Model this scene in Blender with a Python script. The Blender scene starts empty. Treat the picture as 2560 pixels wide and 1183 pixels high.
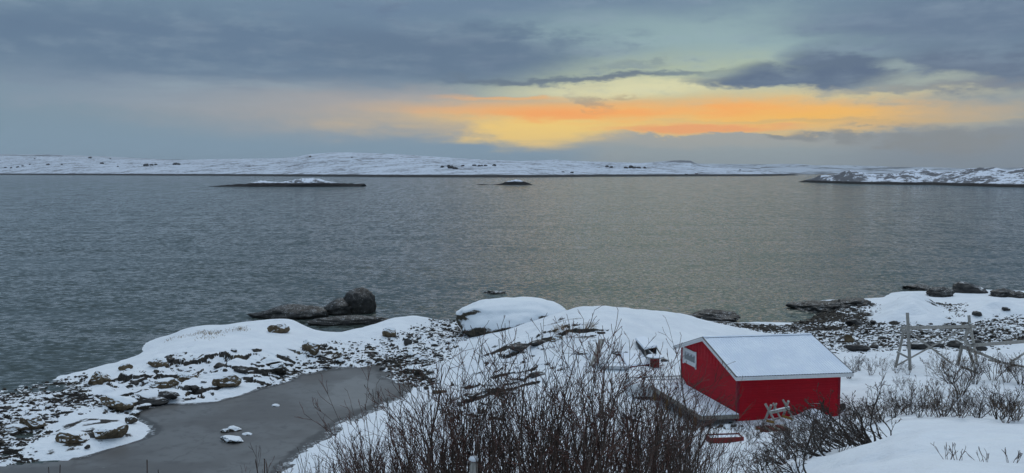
import bpy, math, random
import numpy as np
from mathutils import Vector, Matrix, noise as mnoise

# ------------------------------------------------------------------ camera
F, CAMH, HZ = 2200.0, 15.0, 430.0            # focal length in photo pixels, eye height above the sea, horizon row
TH = math.atan((591.5 - HZ) / F)
CT, ST = math.cos(TH), math.sin(TH)
sc = bpy.context.scene
cam = bpy.data.cameras.new("camera")
cam_o = bpy.data.objects.new("camera", cam)
sc.collection.objects.link(cam_o)
cam.sensor_width = 36.0
cam.lens = F / 2560.0 * 36.0
cam.clip_start = 0.3
cam.clip_end = 40000
cam_o.location = (0, 0, CAMH)
cam_o.rotation_euler = (math.radians(90) - TH, 0, 0)
sc.camera = cam_o
sc.view_settings.view_transform = 'Standard'
sc.view_settings.look = 'None'
sc.view_settings.exposure = 0.0
sc.view_settings.gamma = 1.0
sc.cycles.max_bounces = 6
sc.cycles.diffuse_bounces = 3
sc.cycles.glossy_bounces = 3
sc.cycles.volume_bounces = 0

SUN_AZ, SUN_EL = math.radians(11), math.radians(48)

# ------------------------------------------------------------------ node helper
class V:
    """a float socket with arithmetic"""
    def __init__(s, nt, sock): s.nt, s.s = nt, sock
    def _m(s, op, *a, clamp=False):
        n = s.nt.nodes.new('ShaderNodeMath'); n.operation = op; n.use_clamp = clamp
        for i, v in enumerate((s,) + a):
            if isinstance(v, V): s.nt.links.new(v.s, n.inputs[i])
            else: n.inputs[i].default_value = v
        return V(s.nt, n.outputs[0])
    def __add__(s, o): return s._m('ADD', o)
    __radd__ = __add__
    def __sub__(s, o): return s._m('SUBTRACT', o)
    def __rsub__(s, o): return (s * -1.0) + o
    def __mul__(s, o): return s._m('MULTIPLY', o)
    __rmul__ = __mul__
    def __truediv__(s, o): return s._m('DIVIDE', o)
    def mx(s, o): return s._m('MAXIMUM', o)
    def mn(s, o): return s._m('MINIMUM', o)
    def sq(s): return s._m('MULTIPLY', s)
    def sqrt(s): return s._m('SQRT')
    def ss(s, a, b, o0=0.0, o1=1.0):
        n = s.nt.nodes.new('ShaderNodeMapRange'); n.interpolation_type = 'SMOOTHSTEP'
        s.nt.links.new(s.s, n.inputs[0])
        for i, v in enumerate((a, b, o0, o1)): n.inputs[i + 1].default_value = v
        return V(s.nt, n.outputs[0])
def lin(c):
    return tuple(((x / 255.) / 12.92 if x / 255. <= .04045 else ((x / 255. + .055) / 1.055) ** 2.4) for x in c) + (1.0,)
def mixc(nt, fac, a, b):
    n = nt.nodes.new('ShaderNodeMix'); n.data_type = 'RGBA'
    for i, v in ((0, fac), (6, a), (7, b)):
        if isinstance(v, V): nt.links.new(v.s, n.inputs[i])
        elif isinstance(v, bpy.types.NodeSocket): nt.links.new(v, n.inputs[i])
        else: n.inputs[i].default_value = v
    return n.outputs[2]
def noise_n(nt, vec, scale, detail=4, rough=.55, dist=0.0):
    n = nt.nodes.new('ShaderNodeTexNoise'); n.inputs['Scale'].default_value = scale
    n.inputs['Detail'].default_value = detail; n.inputs['Roughness'].default_value = rough
    n.inputs['Distortion'].default_value = dist
    if vec is not None: nt.links.new(vec, n.inputs['Vector'])
    return V(nt, n.outputs[0])
def mapping(nt, vec, scale=(1, 1, 1), rot=(0, 0, 0), loc=(0, 0, 0)):
    n = nt.nodes.new('ShaderNodeMapping'); nt.links.new(vec, n.inputs[0])
    n.inputs['Scale'].default_value = scale; n.inputs['Rotation'].default_value = rot; n.inputs['Location'].default_value = loc
    return n.outputs[0]

# ------------------------------------------------------------------ sky (world)
world = bpy.data.worlds.new("World"); sc.world = world; world.use_nodes = True
nt = world.node_tree; nt.nodes.clear()
out = nt.nodes.new('ShaderNodeOutputWorld'); bg = nt.nodes.new('ShaderNodeBackground')
nt.links.new(bg.outputs[0], out.inputs[0])
SKYS = 0.1
bg.inputs[1].default_value = SKYS
tc = nt.nodes.new('ShaderNodeTexCoord')
sep = nt.nodes.new('ShaderNodeSeparateXYZ'); nt.links.new(tc.outputs['Generated'], sep.inputs[0])
dx, dy, dz = (V(nt, sep.outputs[i]) for i in range(3))
az = dx._m('ARCTAN2', dy) * 57.29578
el = dz._m('ARCSINE') * 57.29578
def A_(px): return math.degrees(math.atan((px - 1280) / F))
def E_(px, py): return math.degrees(math.atan((HZ - py) / F * math.cos(math.radians(A_(px)))))
dirz = mapping(nt, tc.outputs['Generated'], (1, 1, 4.5))
n1 = noise_n(nt, dirz, 3.2, 6, .55)            # broad cloud shapes
n2 = noise_n(nt, dirz, 11.0, 6, .6)            # ragged edges
dirs = mapping(nt, tc.outputs['Generated'], (1, 1, 9))
n3 = noise_n(nt, dirs, 9.0, 5, .6)             # long streaks
W = (n1 - .5) * 2.0
n4 = noise_n(nt, mapping(nt, tc.outputs['Generated'], (1, 1, 2.6)), 34.0, 6, .62)
R4 = (n4 - .5) * 2.0
R2 = (n2 - .5) * 2.2 + R4 * .7
S3 = (n3 - .5) * 2.0
azw = az + W * 5.0 + R2 * 3.0
elw = el + W * 1.1 + R2 * .85
els = el + W * .5 + S3 * .5 + R2 * .28
def blob(px, py, rx, ry, soft=.5, warp=1, edge=0.0):
    a0, e0 = A_(px), E_(px, py)
    ra, re = rx / F * 57.3, ry / F * 57.3
    A = (azw if warp else az) - a0
    Ee = (elw if warp == 1 else els) - e0
    d = ((A * (1 / ra)).sq() + (Ee * (1 / re)).sq()).sqrt()
    return d.ss(1 + soft * .5, 1 - soft, 0, 1)
K = 1.0 / SKYS
def col(c, k=1.0):
    l = lin(c); return (l[0] * K * k, l[1] * K * k, l[2] * K * k, 1)
# clear-air colour under the clouds: low blue-grey haze on the left, pale green towards the sunset
sky = nt.nodes.new('ShaderNodeTexSky'); sky.sky_type = 'NISHITA'; sky.sun_disc = False
sky.sun_elevation = SUN_EL; sky.sun_rotation = SUN_AZ
c = mixc(nt, el.ss(0.0, 4.5), col((122, 150, 172)), col((121, 144, 161)))
c = mixc(nt, el.ss(3.6, 8.5), c, col((109, 133, 154)))
c = mixc(nt, az.ss(0, 14) * el.ss(4.5, 1.5), c, col((143, 156, 160)))      # low right, grey green
c = mixc(nt, az.ss(16, 27) * el.ss(3.2, 1.0) * .7, c, col((122, 134, 142)))
# pale warm veil left of the sunset
c = mixc(nt, blob(1000, 265, 620, 75, .9, 2) * .75, c, col((176, 166, 160)))
c = mixc(nt, blob(300, 215, 420, 50, .9, 1) * .45, c, col((140, 152, 170)))
# clear green-yellow gap
gap = blob(1740, 150, 640, 165, .8, 2)
c = mixc(nt, gap * .9, c, col((148, 174, 176)))
c = mixc(nt, blob(1620, 195, 470, 60, .8, 2) * .75, c, col((180, 190, 158)))
c = mixc(nt, blob(1560, 225, 280, 28, .8, 2) * .9, c, col((222, 217, 172)))
c = mixc(nt, blob(2080, 232, 430, 24, .8, 2) * .75, c, col((205, 200, 160)))
# yellow glow and orange band
veil = S3.ss(-1.0, .25, .55, 1) * (az + R2 * 3).ss(27, 17, .45, 1)
c = mixc(nt, blob(1760, 298, 840, 58, .7, 2) * veil, c, col((236, 194, 108), 1.05))
c = mixc(nt, blob(1330, 330, 190, 42, .6, 2) * .9, c, col((240, 202, 112), 1.04))
c = mixc(nt, blob(1560, 278, 560, 26, .8, 2) * S3.ss(-.5, .35, .25, .95), c, col((246, 166, 84), 1.04))
c = mixc(nt, blob(1370, 286, 170, 15, .8, 2) * .7, c, col((244, 158, 84), 1.04))
c = mixc(nt, blob(1290, 246, 200, 8, .7, 2) * .7, c, col((236, 174, 104)))
c = mixc(nt, blob(2130, 290, 330, 26, .8, 2) * veil * .8, c, col((242, 180, 78), 1.04))
c = mixc(nt, blob(1760, 322, 260, 12, .6, 2) * .8, c, col((240, 156, 98)))
c = mixc(nt, blob(2120, 300, 400, 6, .9, 2) * .55, c, col((200, 170, 120)))
# cloud bank under the sunset, ragged top
bank = (els + R2 * .75 + (az - A_(1500)) * -.012).ss(2.55, 2.25) * (az + R2 * 4).ss(3, 9)
c = mixc(nt, bank * .95, c, col((158, 162, 160)))
c = mixc(nt, (els + R2 * .4).ss(2.0, 1.2) * az.ss(2, 9), c, col((146, 158, 162)))
c = mixc(nt, (elw + R2 * .5).ss(3.4, 2.4) * az.ss(17, 26) * .75, c, col((120, 130, 142)))
# dark cloud layers
dk = col((86, 104, 129))
c = mixc(nt, blob(480, 130, 1050, 95, .6, 1) * W.ss(-.9, .2, .55, 1), c, col((95, 118, 143)))
c = mixc(nt, blob(1130, 135, 350, 72, .45, 1) * .95, c, col((93, 115, 139)))
c = mixc(nt, blob(1480, 193, 340, 11, .7, 1) * .85, c, col((90, 106, 126)))
c = mixc(nt, blob(2020, 205, 330, 22, .5, 1), c, dk)
c = mixc(nt, blob(2060, 165, 130, 48, .6, 1) * .95, c, dk)
c = mixc(nt, blob(1890, 190, 90, 24, .6, 1) * .9, c, dk)
c = mixc(nt, blob(1590, 165, 80, 12, .6, 1) * .7, c, col((130, 146, 150)))
c = mixc(nt, blob(2420, 170, 260, 62, .6, 1) * .95, c, col((92, 108, 132)))
c = mixc(nt, blob(2360, 222, 330, 17, .8, 1) * .7, c, col((122, 128, 140)))
c = mixc(nt, blob(2420, 50, 430, 75, .7, 1) * .9, c, col((96, 116, 141)))
c = mixc(nt, blob(1660, 186, 70, 9, .6, 1) * .7, c, col((118, 134, 140)))
c = mixc(nt, blob(1480, 120, 150, 22, .8, 1) * .5, c, col((112, 132, 150)))
c = mixc(nt, blob(2290, 205, 120, 20, .9, 1) * .7, c, col((172, 182, 168)))
c = mixc(nt, blob(2210, 178, 70, 16, .9, 1) * .6, c, col((160, 176, 172)))
c = mixc(nt, blob(560, 225, 330, 34, .9, 1) * S3.ss(-.4, .5) * .5, c, col((150, 166, 176)))
c = mixc(nt, blob(1500, 250, 30, 34, .9, 1) * .55, c, col((150, 140, 128)))
c = mixc(nt, blob(1580, 243, 28, 8, .8, 1) * .6, c, col((178, 160, 126)))
for (bx, by, rx, ry) in ((2185, 325, 45, 26), (2310, 338, 50, 22), (2440, 345, 80, 40), (1980, 335, 60, 10), (2070, 330, 50, 14)):
    c = mixc(nt, blob(bx, by, rx, ry, .6, 1) * .85, c, col((132, 136, 138)))
c = mixc(nt, (el + W * 2.5 + R2 * .5).ss(8.6, 11.5) * (az + W * 14).ss(-16, -4) * .9, c, col((95, 118, 146)))
c = mixc(nt, (el + W * 1.5).ss(9.2, 12), c, col((108, 132, 155)))
# fine mottling of the cloud deck
c = mixc(nt, (R2 + S3 * .6).ss(-.2, 1.0) * el.ss(3, 7) * .45, c, col((148, 166, 180)))
c = mixc(nt, (R4 * 1.0 + R2 * .3 + W).ss(.1, .9) * el.ss(4.5, 7) * .45, c, col((84, 103, 132)))
# clear-sky light that still gets through the layers
skm = nt.nodes.new('ShaderNodeMix'); skm.data_type = 'RGBA'; skm.blend_type = 'ADD'
skm.inputs[0].default_value = 0.03
nt.links.new(c, skm.inputs[6]); nt.links.new(sky.outputs[0], skm.inputs[7])
c = skm.outputs[2]
# overcast brightened towards the unseen zenith, shaped to light the snow
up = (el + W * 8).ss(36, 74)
added_gap = (((az + W * 12 - 12) * (1 / 17.)).sq() + ((el + W * 5 - 24) * (1 / 9.)).sq()).sqrt().ss(1.25, .35)  # pale green-yellow gap added above the view for a green sheen on the water
c = mixc(nt, added_gap * .85, c, col((176, 196, 172)))
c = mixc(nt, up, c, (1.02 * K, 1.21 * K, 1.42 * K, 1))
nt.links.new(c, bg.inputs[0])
world.cycles.sampling_method = 'MANUAL'
world.cycles.sample_map_resolution = 512

sun = bpy.data.lights.new("sun", 'SUN'); sun.energy = 0.5; sun.angle = math.radians(30); sun.color = (1, .93, .84)
sun_o = bpy.data.objects.new("sun", sun); sc.collection.objects.link(sun_o)
sun_o.rotation_euler = Vector((-math.sin(SUN_AZ) * math.cos(SUN_EL), -math.cos(SUN_AZ) * math.cos(SUN_EL), -math.sin(SUN_EL))).to_track_quat('-Z', 'Y').to_euler()

# ------------------------------------------------------------------ placement helpers
def ray(px, py):
    x = (px - 1280) / F; v = -(py - 591.5) / F
    return np.array([x, CT + v * ST, -ST + v * CT])
def unp(px, py, z):
    d = ray(px, py); t = (z - CAMH) / d[2]
    return np.array([0, 0, CAMH]) + t * d
def at(px, py, D):
    d = ray(px, py); return np.array([0, 0, CAMH]) + d * (D / d[1])
def xat(px, D):                                  # world x of a photo column at distance D (near the horizon)
    return (px - 1280) / F * D

def tag(o, label=None, cat=None, group=None, kind=None):
    if label: o['label'] = label
    if cat: o['category'] = cat
    if group: o['group'] = group
    if kind: o['kind'] = kind
    return o
def empty(name, loc, rz=0.0):
    o = bpy.data.objects.new(name, None); sc.collection.objects.link(o)
    o.empty_display_size = .2
    o.location = loc; o.rotation_euler = (0, 0, rz); return o
def mesh_np(name, co, faces, mat, parent=None, smooth=False, attrs=None):
    """faces: (n,3) or (n,4) array"""
    me = bpy.data.meshes.new(name)
    co = np.asarray(co, dtype=np.float32); faces = np.asarray(faces, dtype=np.int32)
    me.vertices.add(len(co)); me.vertices.foreach_set('co', co.ravel())
    k = faces.shape[1]
    me.loops.add(faces.size); me.loops.foreach_set('vertex_index', faces.ravel())
    me.polygons.add(len(faces)); me.polygons.foreach_set('loop_start', np.arange(0, faces.size, k, dtype=np.int32))
    me.update(calc_edges=True)
    me.polygons.foreach_set('use_smooth', np.full(len(faces), smooth, dtype=bool))
    if attrs:
        for nm, arr in attrs.items():
            at_ = me.attributes.new(nm, 'FLOAT', 'POINT'); at_.data.foreach_set('value', np.asarray(arr, dtype=np.float32))
    me.materials.append(mat)
    o = bpy.data.objects.new(name, me); sc.collection.objects.link(o)
    if parent is not None: o.parent = parent
    return o
class MB:
    """collects simple solids into one mesh"""
    def __init__(s): s.v, s.f = [], []
    def add(s, vs, fs):
        b = len(s.v); s.v += [tuple(map(float, v)) for v in vs]; s.f += [tuple(b + i for i in f) for f in fs]
    def hexa(s, p):                              # 8 corners: bottom 4 ccw, top 4 ccw
        s.add(p, [(0, 3, 2, 1), (4, 5, 6, 7), (0, 1, 5, 4), (1, 2, 6, 5), (2, 3, 7, 6), (3, 0, 4, 7)])
    def box(s, x0, x1, y0, y1, z0, z1):
        s.hexa([(x0, y0, z0), (x1, y0, z0), (x1, y1, z0), (x0, y1, z0), (x0, y0, z1), (x1, y0, z1), (x1, y1, z1), (x0, y1, z1)])
    def bar(s, a, b, w, h, up=(0, 0, 1)):        # square timber from a to b
        a, b = Vector(a), Vector(b); d = (b - a).normalized(); u = Vector(up)
        sd = d.cross(u)
        if sd.length < 1e-3: sd = d.cross(Vector((1, 0, 0)))
        sd.normalize(); u = sd.cross(d).normalized()
        p = []
        for q in (a, b):
            p += [q - sd * w / 2 - u * h / 2, q + sd * w / 2 - u * h / 2, q + sd * w / 2 + u * h / 2, q - sd * w / 2 + u * h / 2]
        s.add(p, [(0, 1, 2, 3), (7, 6, 5, 4), (0, 4, 5, 1), (1, 5, 6, 2), (2, 6, 7, 3), (3, 7, 4, 0)])
    def tube(s, pts, rad, n=6, cap=True):
        pts = [Vector(p) for p in pts]; b = len(s.v); ref = None
        for i, p in enumerate(pts):
            d = (pts[min(i + 1, len(pts) - 1)] - pts[max(i - 1, 0)]).normalized()
            if ref is None: ref = Vector((1, 0, 0)) if abs(d.x) < .8 else Vector((0, 1, 0))
            sd = (ref - d * ref.dot(d)).normalized(); ref = sd; t = d.cross(sd)
            r = rad[i] if hasattr(rad, '__len__') else rad
            for k in range(n):
                a = 2 * math.pi * k / n; q = p + sd * (r * math.cos(a)) + t * (r * math.sin(a)); s.v.append((q.x, q.y, q.z))
        for i in range(len(pts) - 1):
            for k in range(n):
                k2 = (k + 1) % n
                s.f.append((b + i * n + k, b + i * n + k2, b + (i + 1) * n + k2, b + (i + 1) * n + k))
        if cap:
            s.f.append(tuple(b + k for k in range(n))[::-1]); s.f.append(tuple(b + (len(pts) - 1) * n + k for k in range(n)))
    def build(s, name, mat, parent=None, smooth=False, bevel=0.0):
        me = bpy.data.meshes.new(name); me.from_pydata(s.v, [], s.f); me.update()
        me.materials.append(mat)
        if smooth: me.polygons.foreach_set('use_smooth', [True] * len(me.polygons))
        o = bpy.data.objects.new(name, me); sc.collection.objects.link(o)
        if parent is not None: o.parent = parent
        if bevel:
            m = o.modifiers.new('bevel', 'BEVEL'); m.width = bevel; m.segments = 1; m.limit_method = 'ANGLE'
        return o
def copy_tree(o, parent=None):
    c_ = o.copy(); sc.collection.objects.link(c_)
    if parent is not None: c_.parent = parent
    for ch in [q for q in o.children]: copy_tree(ch, c_)
    return c_

# ------------------------------------------------------------------ numpy noise
def hash2(ix, iy, seed):
    h = (ix.astype(np.int64) * 374761393 + iy.astype(np.int64) * 668265263 + seed * 1442695041) & 0xffffffff
    h = ((h ^ (h >> 13)) * 1274126177) & 0xffffffff
    h = ((h ^ (h >> 16)) * 2246822519) & 0xffffffff
    return ((h ^ (h >> 15)) & 0xffffff) / float(0xffffff)
def vnoise(x, y, seed=0):
    ix, iy = np.floor(x), np.floor(y); fx, fy = x - ix, y - iy
    fx = fx * fx * fx * (fx * (fx * 6 - 15) + 10); fy = fy * fy * fy * (fy * (fy * 6 - 15) + 10)
    a = hash2(ix, iy, seed); b = hash2(ix + 1, iy, seed); c_ = hash2(ix, iy + 1, seed); d = hash2(ix + 1, iy + 1, seed)
    return (a + (b - a) * fx + (c_ - a) * fy + (a - b - c_ + d) * fx * fy) * 2 - 1
def fbm(x, y, oct=4, seed=0, gain=.5):
    s, a, t = 0, 1., 0
    for i in range(oct):
        s = s + a * vnoise(x * 2 ** i + 17.3 * i, y * 2 ** i - 9.1 * i, seed + i); t += a; a *= gain
    return s / t
def cells(x, y, size, seed):
    """Voronoi slabs: random height, random tilt; returns height (unit) and distance to the joint"""
    X, Y = x / size, y / size; ix, iy = np.floor(X), np.floor(Y)
    d1 = np.full(X.shape, 9.); d2 = np.full(X.shape, 9.); hh = np.zeros(X.shape)
    for di in (-1, 0, 1):
        for dj in (-1, 0, 1):
            cx, cy = ix + di, iy + dj
            qx = cx + .1 + .8 * hash2(cx, cy, seed); qy = cy + .1 + .8 * hash2(cx, cy, seed + 7)
            ex, ey = X - qx, Y - qy; d = ex * ex + ey * ey
            r = hash2(cx, cy, seed + 13) * 2 - 1
            tx = (hash2(cx, cy, seed + 19) - .5) * .8; ty = (hash2(cx, cy, seed + 23) - .8) * .9
            hv = r + tx * ex * 2 + ty * ey * 2
            near = d < d1
            d2 = np.where(near, d1, np.minimum(d2, d)); hh = np.where(near, hv, hh); d1 = np.where(near, d, d1)
    return hh, np.sqrt(d2) - np.sqrt(d1)
def sstep(x, a, b):
    t = np.clip((x - a) / (b - a), 0, 1); return t * t * (3 - 2 * t)
def polydist(x, y, poly):
    """signed distance, positive inside"""
    P = np.array(poly, dtype=float); n = len(P); ins = np.zeros(x.shape, bool); dm = np.full(x.shape, 1e9)
    for i in range(n):
        ax, ay = P[i]; bx, by = P[(i + 1) % n]
        ex, ey = bx - ax, by - ay; t = np.clip(((x - ax) * ex + (y - ay) * ey) / (ex * ex + ey * ey + 1e-9), 0, 1)
        dm = np.minimum(dm, (x - ax - t * ex) ** 2 + (y - ay - t * ey) ** 2)
        cr = ((ay > y) != (by > y)) & (x < (bx - ax) * (y - ay) / (by - ay + 1e-12) + ax); ins ^= cr
    return np.where(ins, 1, -1) * np.sqrt(dm)
def wpoly(pts, z=.6):
    return [tuple(unp(a, b, z)[:2]) for a, b in pts]

# ------------------------------------------------------------------ foreshore height field
CP = []
def cp(*rows):
    for px, py, z in rows: p = unp(px, py, z); CP.append((p[0], p[1], z))
def cd(*rows):
    for px, D, z in rows: CP.append((xat(px, D), D, z))
# sea edge on the left
cp((-500, 1070, 0), (-200, 1010, 0), (-100, 990, 0), (0, 975, 0), (60, 962, 0), (120, 948, 0), (220, 925, .05), (300, 902, 0), (355, 882, 0))
cp((-500, 1020, -1.2), (-200, 960, -1.2), (0, 930, -1.2), (120, 905, -1.2), (240, 885, -1.2), (330, 855, -1.3))
cp((0, 880, -2.2), (200, 840, -2.2), (360, 800, -2.2), (-400, 930, -2.2))
# left hump: crest, then down behind it
cp((400, 850, .45), (430, 838, .9), (470, 821, 1.35), (520, 814, 1.5), (560, 813, 1.6), (600, 805, 1.8), (640, 801, 1.9), (700, 800, 1.9), (735, 803, 1.8), (770, 822, 1.2), (800, 829, .5))
cd((420, 82, -.3), (480, 85, -.8), (560, 88, -1.2), (640, 90, -1.2), (720, 89, -1.2), (780, 86, -.6), (500, 95, -2.5), (700, 100, -2.5))
cp((400, 880, .8), (450, 860, 1.25), (540, 850, 1.6), (640, 840, 1.75), (720, 840, 1.6), (800, 850, 1.1), (500, 890, 1.3), (600, 890, 1.45), (700, 880, 1.25), (780, 880, .85))
cp((350, 905, .75), (400, 920, .85), (300, 935, .7), (500, 925, .9), (600, 925, .9), (250, 960, .55), (330, 970, .5), (450, 960, .6), (560, 960, .5), (660, 930, .6), (700, 925, .45))
# shingle spit on the left
cp((50, 1000, .35), (150, 975, .4), (0, 1040, .35), (120, 1030, .4), (200, 1000, .3), (-150, 1040, .4), (-300, 1080, .4), (-100, 1120, .35), (40, 1110, .35), (-250, 1150, .3), (160, 985, -.06), (185, 1000, .1))
cp((90, 1090, -.03), (160, 1075, .2), (20, 1135, .0), (60, 1100, .0))
# low snowy slabs beside the ice
cp((230, 1015, .3), (300, 1010, .45), (400, 990, .4), (500, 985, .35), (560, 985, .3), (330, 1030, .12), (280, 1045, .35))
cp((180, 1060, .4), (230, 1070, .65), (300, 1065, .45), (200, 1100, .5), (270, 1095, .5), (130, 1110, .4), (150, 1130, .25), (330, 1090, .3))
# edge of the frozen pool (ice lies at .12)
cp((0, 1165, .1), (80, 1150, .1), (200, 1146, .1), (300, 1115, .1), (380, 1076, .1), (345, 1050, .1), (350, 1025, .1), (400, 1013, .1), (520, 1008, .1), (640, 975, .1), (720, 955, .1), (800, 930, .1), (870, 918, .1), (930, 915, .1), (955, 945, .1), (1010, 955, .1), (1020, 985, .1), (960, 1012, .1), (900, 1045, .1), (850, 1062, .1), (855, 1082, .1), (780, 1112, .1), (740, 1150, .1), (700, 1190, .1))
cp((500, 1060, -.5), (600, 1030, -.5), (700, 1000, -.5), (800, 970, -.5), (900, 960, -.4), (930, 990, -.4), (700, 1080, -.6), (500, 1130, -.7), (300, 1160, -.5), (100, 1180, -.4), (600, 1180, -.6), (300, 1260, -.6), (0, 1250, -.5), (-300, 1260, -.3), (620, 1250, -.3), (800, 1040, -.4), (420, 1045, -.3))
# middle: shingle saddle and second hump
cp((760, 905, .5), (850, 880, .6), (900, 905, .35), (980, 890, .4), (1050, 920, .5), (900, 860, .7), (1000, 865, .6), (1080, 880, .6))
cp((880, 830, 1.0), (930, 812, 1.2), (980, 797, 1.45), (1030, 789, 1.5), (1075, 794, 1.3), (1100, 802, .9), (1000, 830, 1.2), (950, 845, .9), (1070, 835, .9), (850, 850, .8), (830, 835, .4))
cd((900, 84, -.3), (960, 90, -.7), (1030, 93, -1.0), (1100, 90, -.5), (1000, 100, -2.3), (850, 90, -.9))
cp((1130, 805, .02), (1120, 830, .45), (1150, 850, .7), (1135, 790, -.1))
# big snowy hump left of the cabin
cp((1150, 885, .9), (1190, 862, 1.6), (1250, 838, 2.3), (1320, 815, 2.9), (1380, 795, 3.3), (1420, 780, 3.6), (1455, 769, 3.9), (1500, 773, 3.9), (1560, 776, 3.8), (1620, 778, 3.7), (1680, 783, 3.4), (1730, 793, 2.9), (1790, 808, 2.3), (1850, 828, 1.8))
cd((1250, 88, .5), (1350, 88, .3), (1440, 84, .8), (1540, 85, .5), (1640, 86, .3), (1720, 86, 0), (1300, 98, -2.3), (1500, 98, -2.3), (1700, 96, -1.8))
cp((1250, 870, 2.0), (1350, 850, 2.8), (1450, 830, 3.3), (1550, 830, 3.3), (1650, 835, 3.0), (1750, 840, 2.4), (1450, 880, 2.8), (1550, 880, 2.7), (1650, 880, 2.35), (1350, 900, 2.2), (1250, 910, 1.5), (1180, 930, .9))
cp((1100, 940, .5), (1080, 970, .35), (1150, 970, .8), (1250, 960, 1.3), (1350, 960, 1.8), (1450, 940, 2.1), (1550, 930, 2.1), (1640, 925, 2.1), (1700, 920, 2.1), (1450, 990, 1.9), (1550, 990, 1.8), (1350, 1020, 1.7), (1250, 1030, 1.4), (1150, 1030, .9), (1050, 1020, .5), (1000, 1060, .5), (1650, 1010, 1.5), (1750, 1060, 1.6))
cp((900, 1090, .5), (850, 1140, .5), (800, 1183, .6), (950, 1183, 1.2), (1050, 1120, 1.1), (1150, 1120, 1.6), (1300, 1110, 2.1), (1450, 1090, 2.1), (1600, 1080, 1.9), (1150, 1183, 2.4), (1350, 1183, 3.0), (1550, 1183, 3.1), (1800, 1090, 2.1), (1950, 1080, 2.3))
# cabin plot
cp((1705, 967, 1.9), (1843, 1050, 1.9), (2097, 1038, 2.0), (1900, 960, 1.9), (2000, 940, 1.9), (1800, 920, 1.95), (2000, 1050, 2.0), (1950, 1040, 1.9), (1850, 1000, 1.9), (2110, 980, 2.1))
# right beach
cp((1750, 805, .6), (1745, 795, 0), (1800, 808, .5), (1850, 806, .1), (1920, 806, .1), (2000, 808, .15), (2040, 800, .2), (2100, 810, .7), (1900, 825, .6), (2000, 840, .8), (2100, 850, 1.0), (1900, 860, 1.2), (2000, 880, 1.5), (2100, 890, 1.5), (2060, 790, .15), (2010, 765, .0), (2060, 750, .1), (2120, 752, .25), (2170, 760, .5))
cd((1800, 92, -1), (1950, 94, -1), (2020, 108, -1.2), (2150, 110, -1.2), (2100, 120, -2), (1900, 110, -2.5))
cp((2200, 780, 1.2), (2230, 760, 1.2), (2280, 755, 1.5), (2320, 760, 1.4), (2350, 775, 1.3), (2250, 790, 1.4), (2300, 800, 1.5), (2370, 800, 1.4), (2400, 770, 1.3), (2440, 762, 1.3), (2500, 768, 1.3), (2550, 775, 1.3), (2480, 785, 1.5), (2600, 780, 1.3), (2700, 790, 1.2), (2900, 800, 1.2))
cd((2250, 108, 0.2), (2330, 106, 0.3), (2420, 112, 0), (2550, 108, .2), (2300, 118, -1.2), (2450, 124, -1.3), (2600, 118, -.8), (2800, 118, -.5), (2500, 140, -2.5), (2200, 130, -2.3), (3000, 130, -1.5))
cp((2360, 777, .9), (2365, 755, .35), (2340, 742, .1), (2195, 745, .2), (2178, 765, .5), (2400, 750, .5), (2560, 762, .4), (2600, 765, .3))
cp((2200, 830, 1.1), (2300, 830, 1.2), (2400, 830, 1.4), (2500, 820, 1.4), (2300, 870, 1.5), (2400, 880, 1.7), (2500, 870, 1.7), (2650, 850, 1.6), (2200, 900, 1.7), (2300, 920, 2.0), (2400, 925, 2.2), (2500, 920, 2.3), (2650, 930, 2.4), (2200, 960, 2.6), (2300, 975, 2.9), (2150, 1000, 2.5), (2400, 990, 3.2), (2550, 990, 3.3), (2700, 990, 3.3), (2150, 1050, 2.9), (2250, 1040, 3.9), (2400, 1040, 4.4), (2550, 1040, 4.5), (2700, 1040, 4.6), (2300, 1062, 4.8), (2450, 1062, 5.2))
# near snow bank and the slope under the camera
cd((2060, 25.5, 6.7), (2150, 24, 7.25), (2250, 23, 7.95), (2350, 22.5, 8.3), (2450, 22.3, 8.35), (2560, 22.2, 8.3), (2700, 22, 8.2), (2000, 22, 7.2), (1900, 22, 6.6))
cd((2060, 29, 4.9), (2160, 29, 4.9), (2260, 28.5, 5.6), (2360, 28, 6.1), (2460, 28, 6.1), (2560, 28, 6.0), (2750, 28, 6))
cd((2100, 18, 8.7), (2300, 18, 9.0), (2500, 18, 9.0), (1900, 18, 7.8), (2200, 13, 10.2), (2600, 13, 10.1), (1700, 13, 9.3), (1700, 18, 7.4))
cd((1500, 30, 3.9), (1700, 30, 3.8), (1850, 30, 4.0), (1300, 30, 3.2), (1100, 30, 2.2), (900, 30, 1.2), (500, 30, .2), (100, 30, .3), (1500, 24, 5.8), (1700, 24, 5.9), (1300, 24, 5.2), (1100, 24, 4.3), (800, 24, 2.8), (400, 24, 1.8), (0, 24, 1.6), (-400, 24, 1.6), (-600, 38, .4), (-700, 50, .5), (-900, 60, -.4))
cd((1500, 18, 7.4), (1200, 18, 7.0), (900, 18, 5.8), (400, 18, 4.5), (0, 18, 4), (1500, 13, 9.2), (1100, 13, 9.0), (700, 13, 8.3), (200, 13, 7.6), (1300, 7, 11.8), (3000, 8, 12), (-500, 8, 11), (1300, 1, 13), (4000, 2, 13), (-1500, 2, 13), (3000, 20, 8.5), (3000, 40, 4.5), (3100, 60, 2.8), (-900, 20, 4), (-1200, 40, 1))
CPA = np.array(CP)
_c2 = 1.2
def _rbf():
    P = CPA[:, :2]; n = len(P)
    r = np.sqrt(((P[:, None] - P[None]) ** 2).sum(-1) + _c2)
    M = np.zeros((n + 3, n + 3)); M[:n, :n] = -r - np.eye(n) * -0.12
    Q = np.c_[np.ones(n), P / 50]; M[:n, n:] = Q; M[n:, :n] = Q.T
    b = np.r_[CPA[:, 2], 0, 0, 0]
    return np.linalg.solve(M, b)
RW = _rbf()
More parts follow.
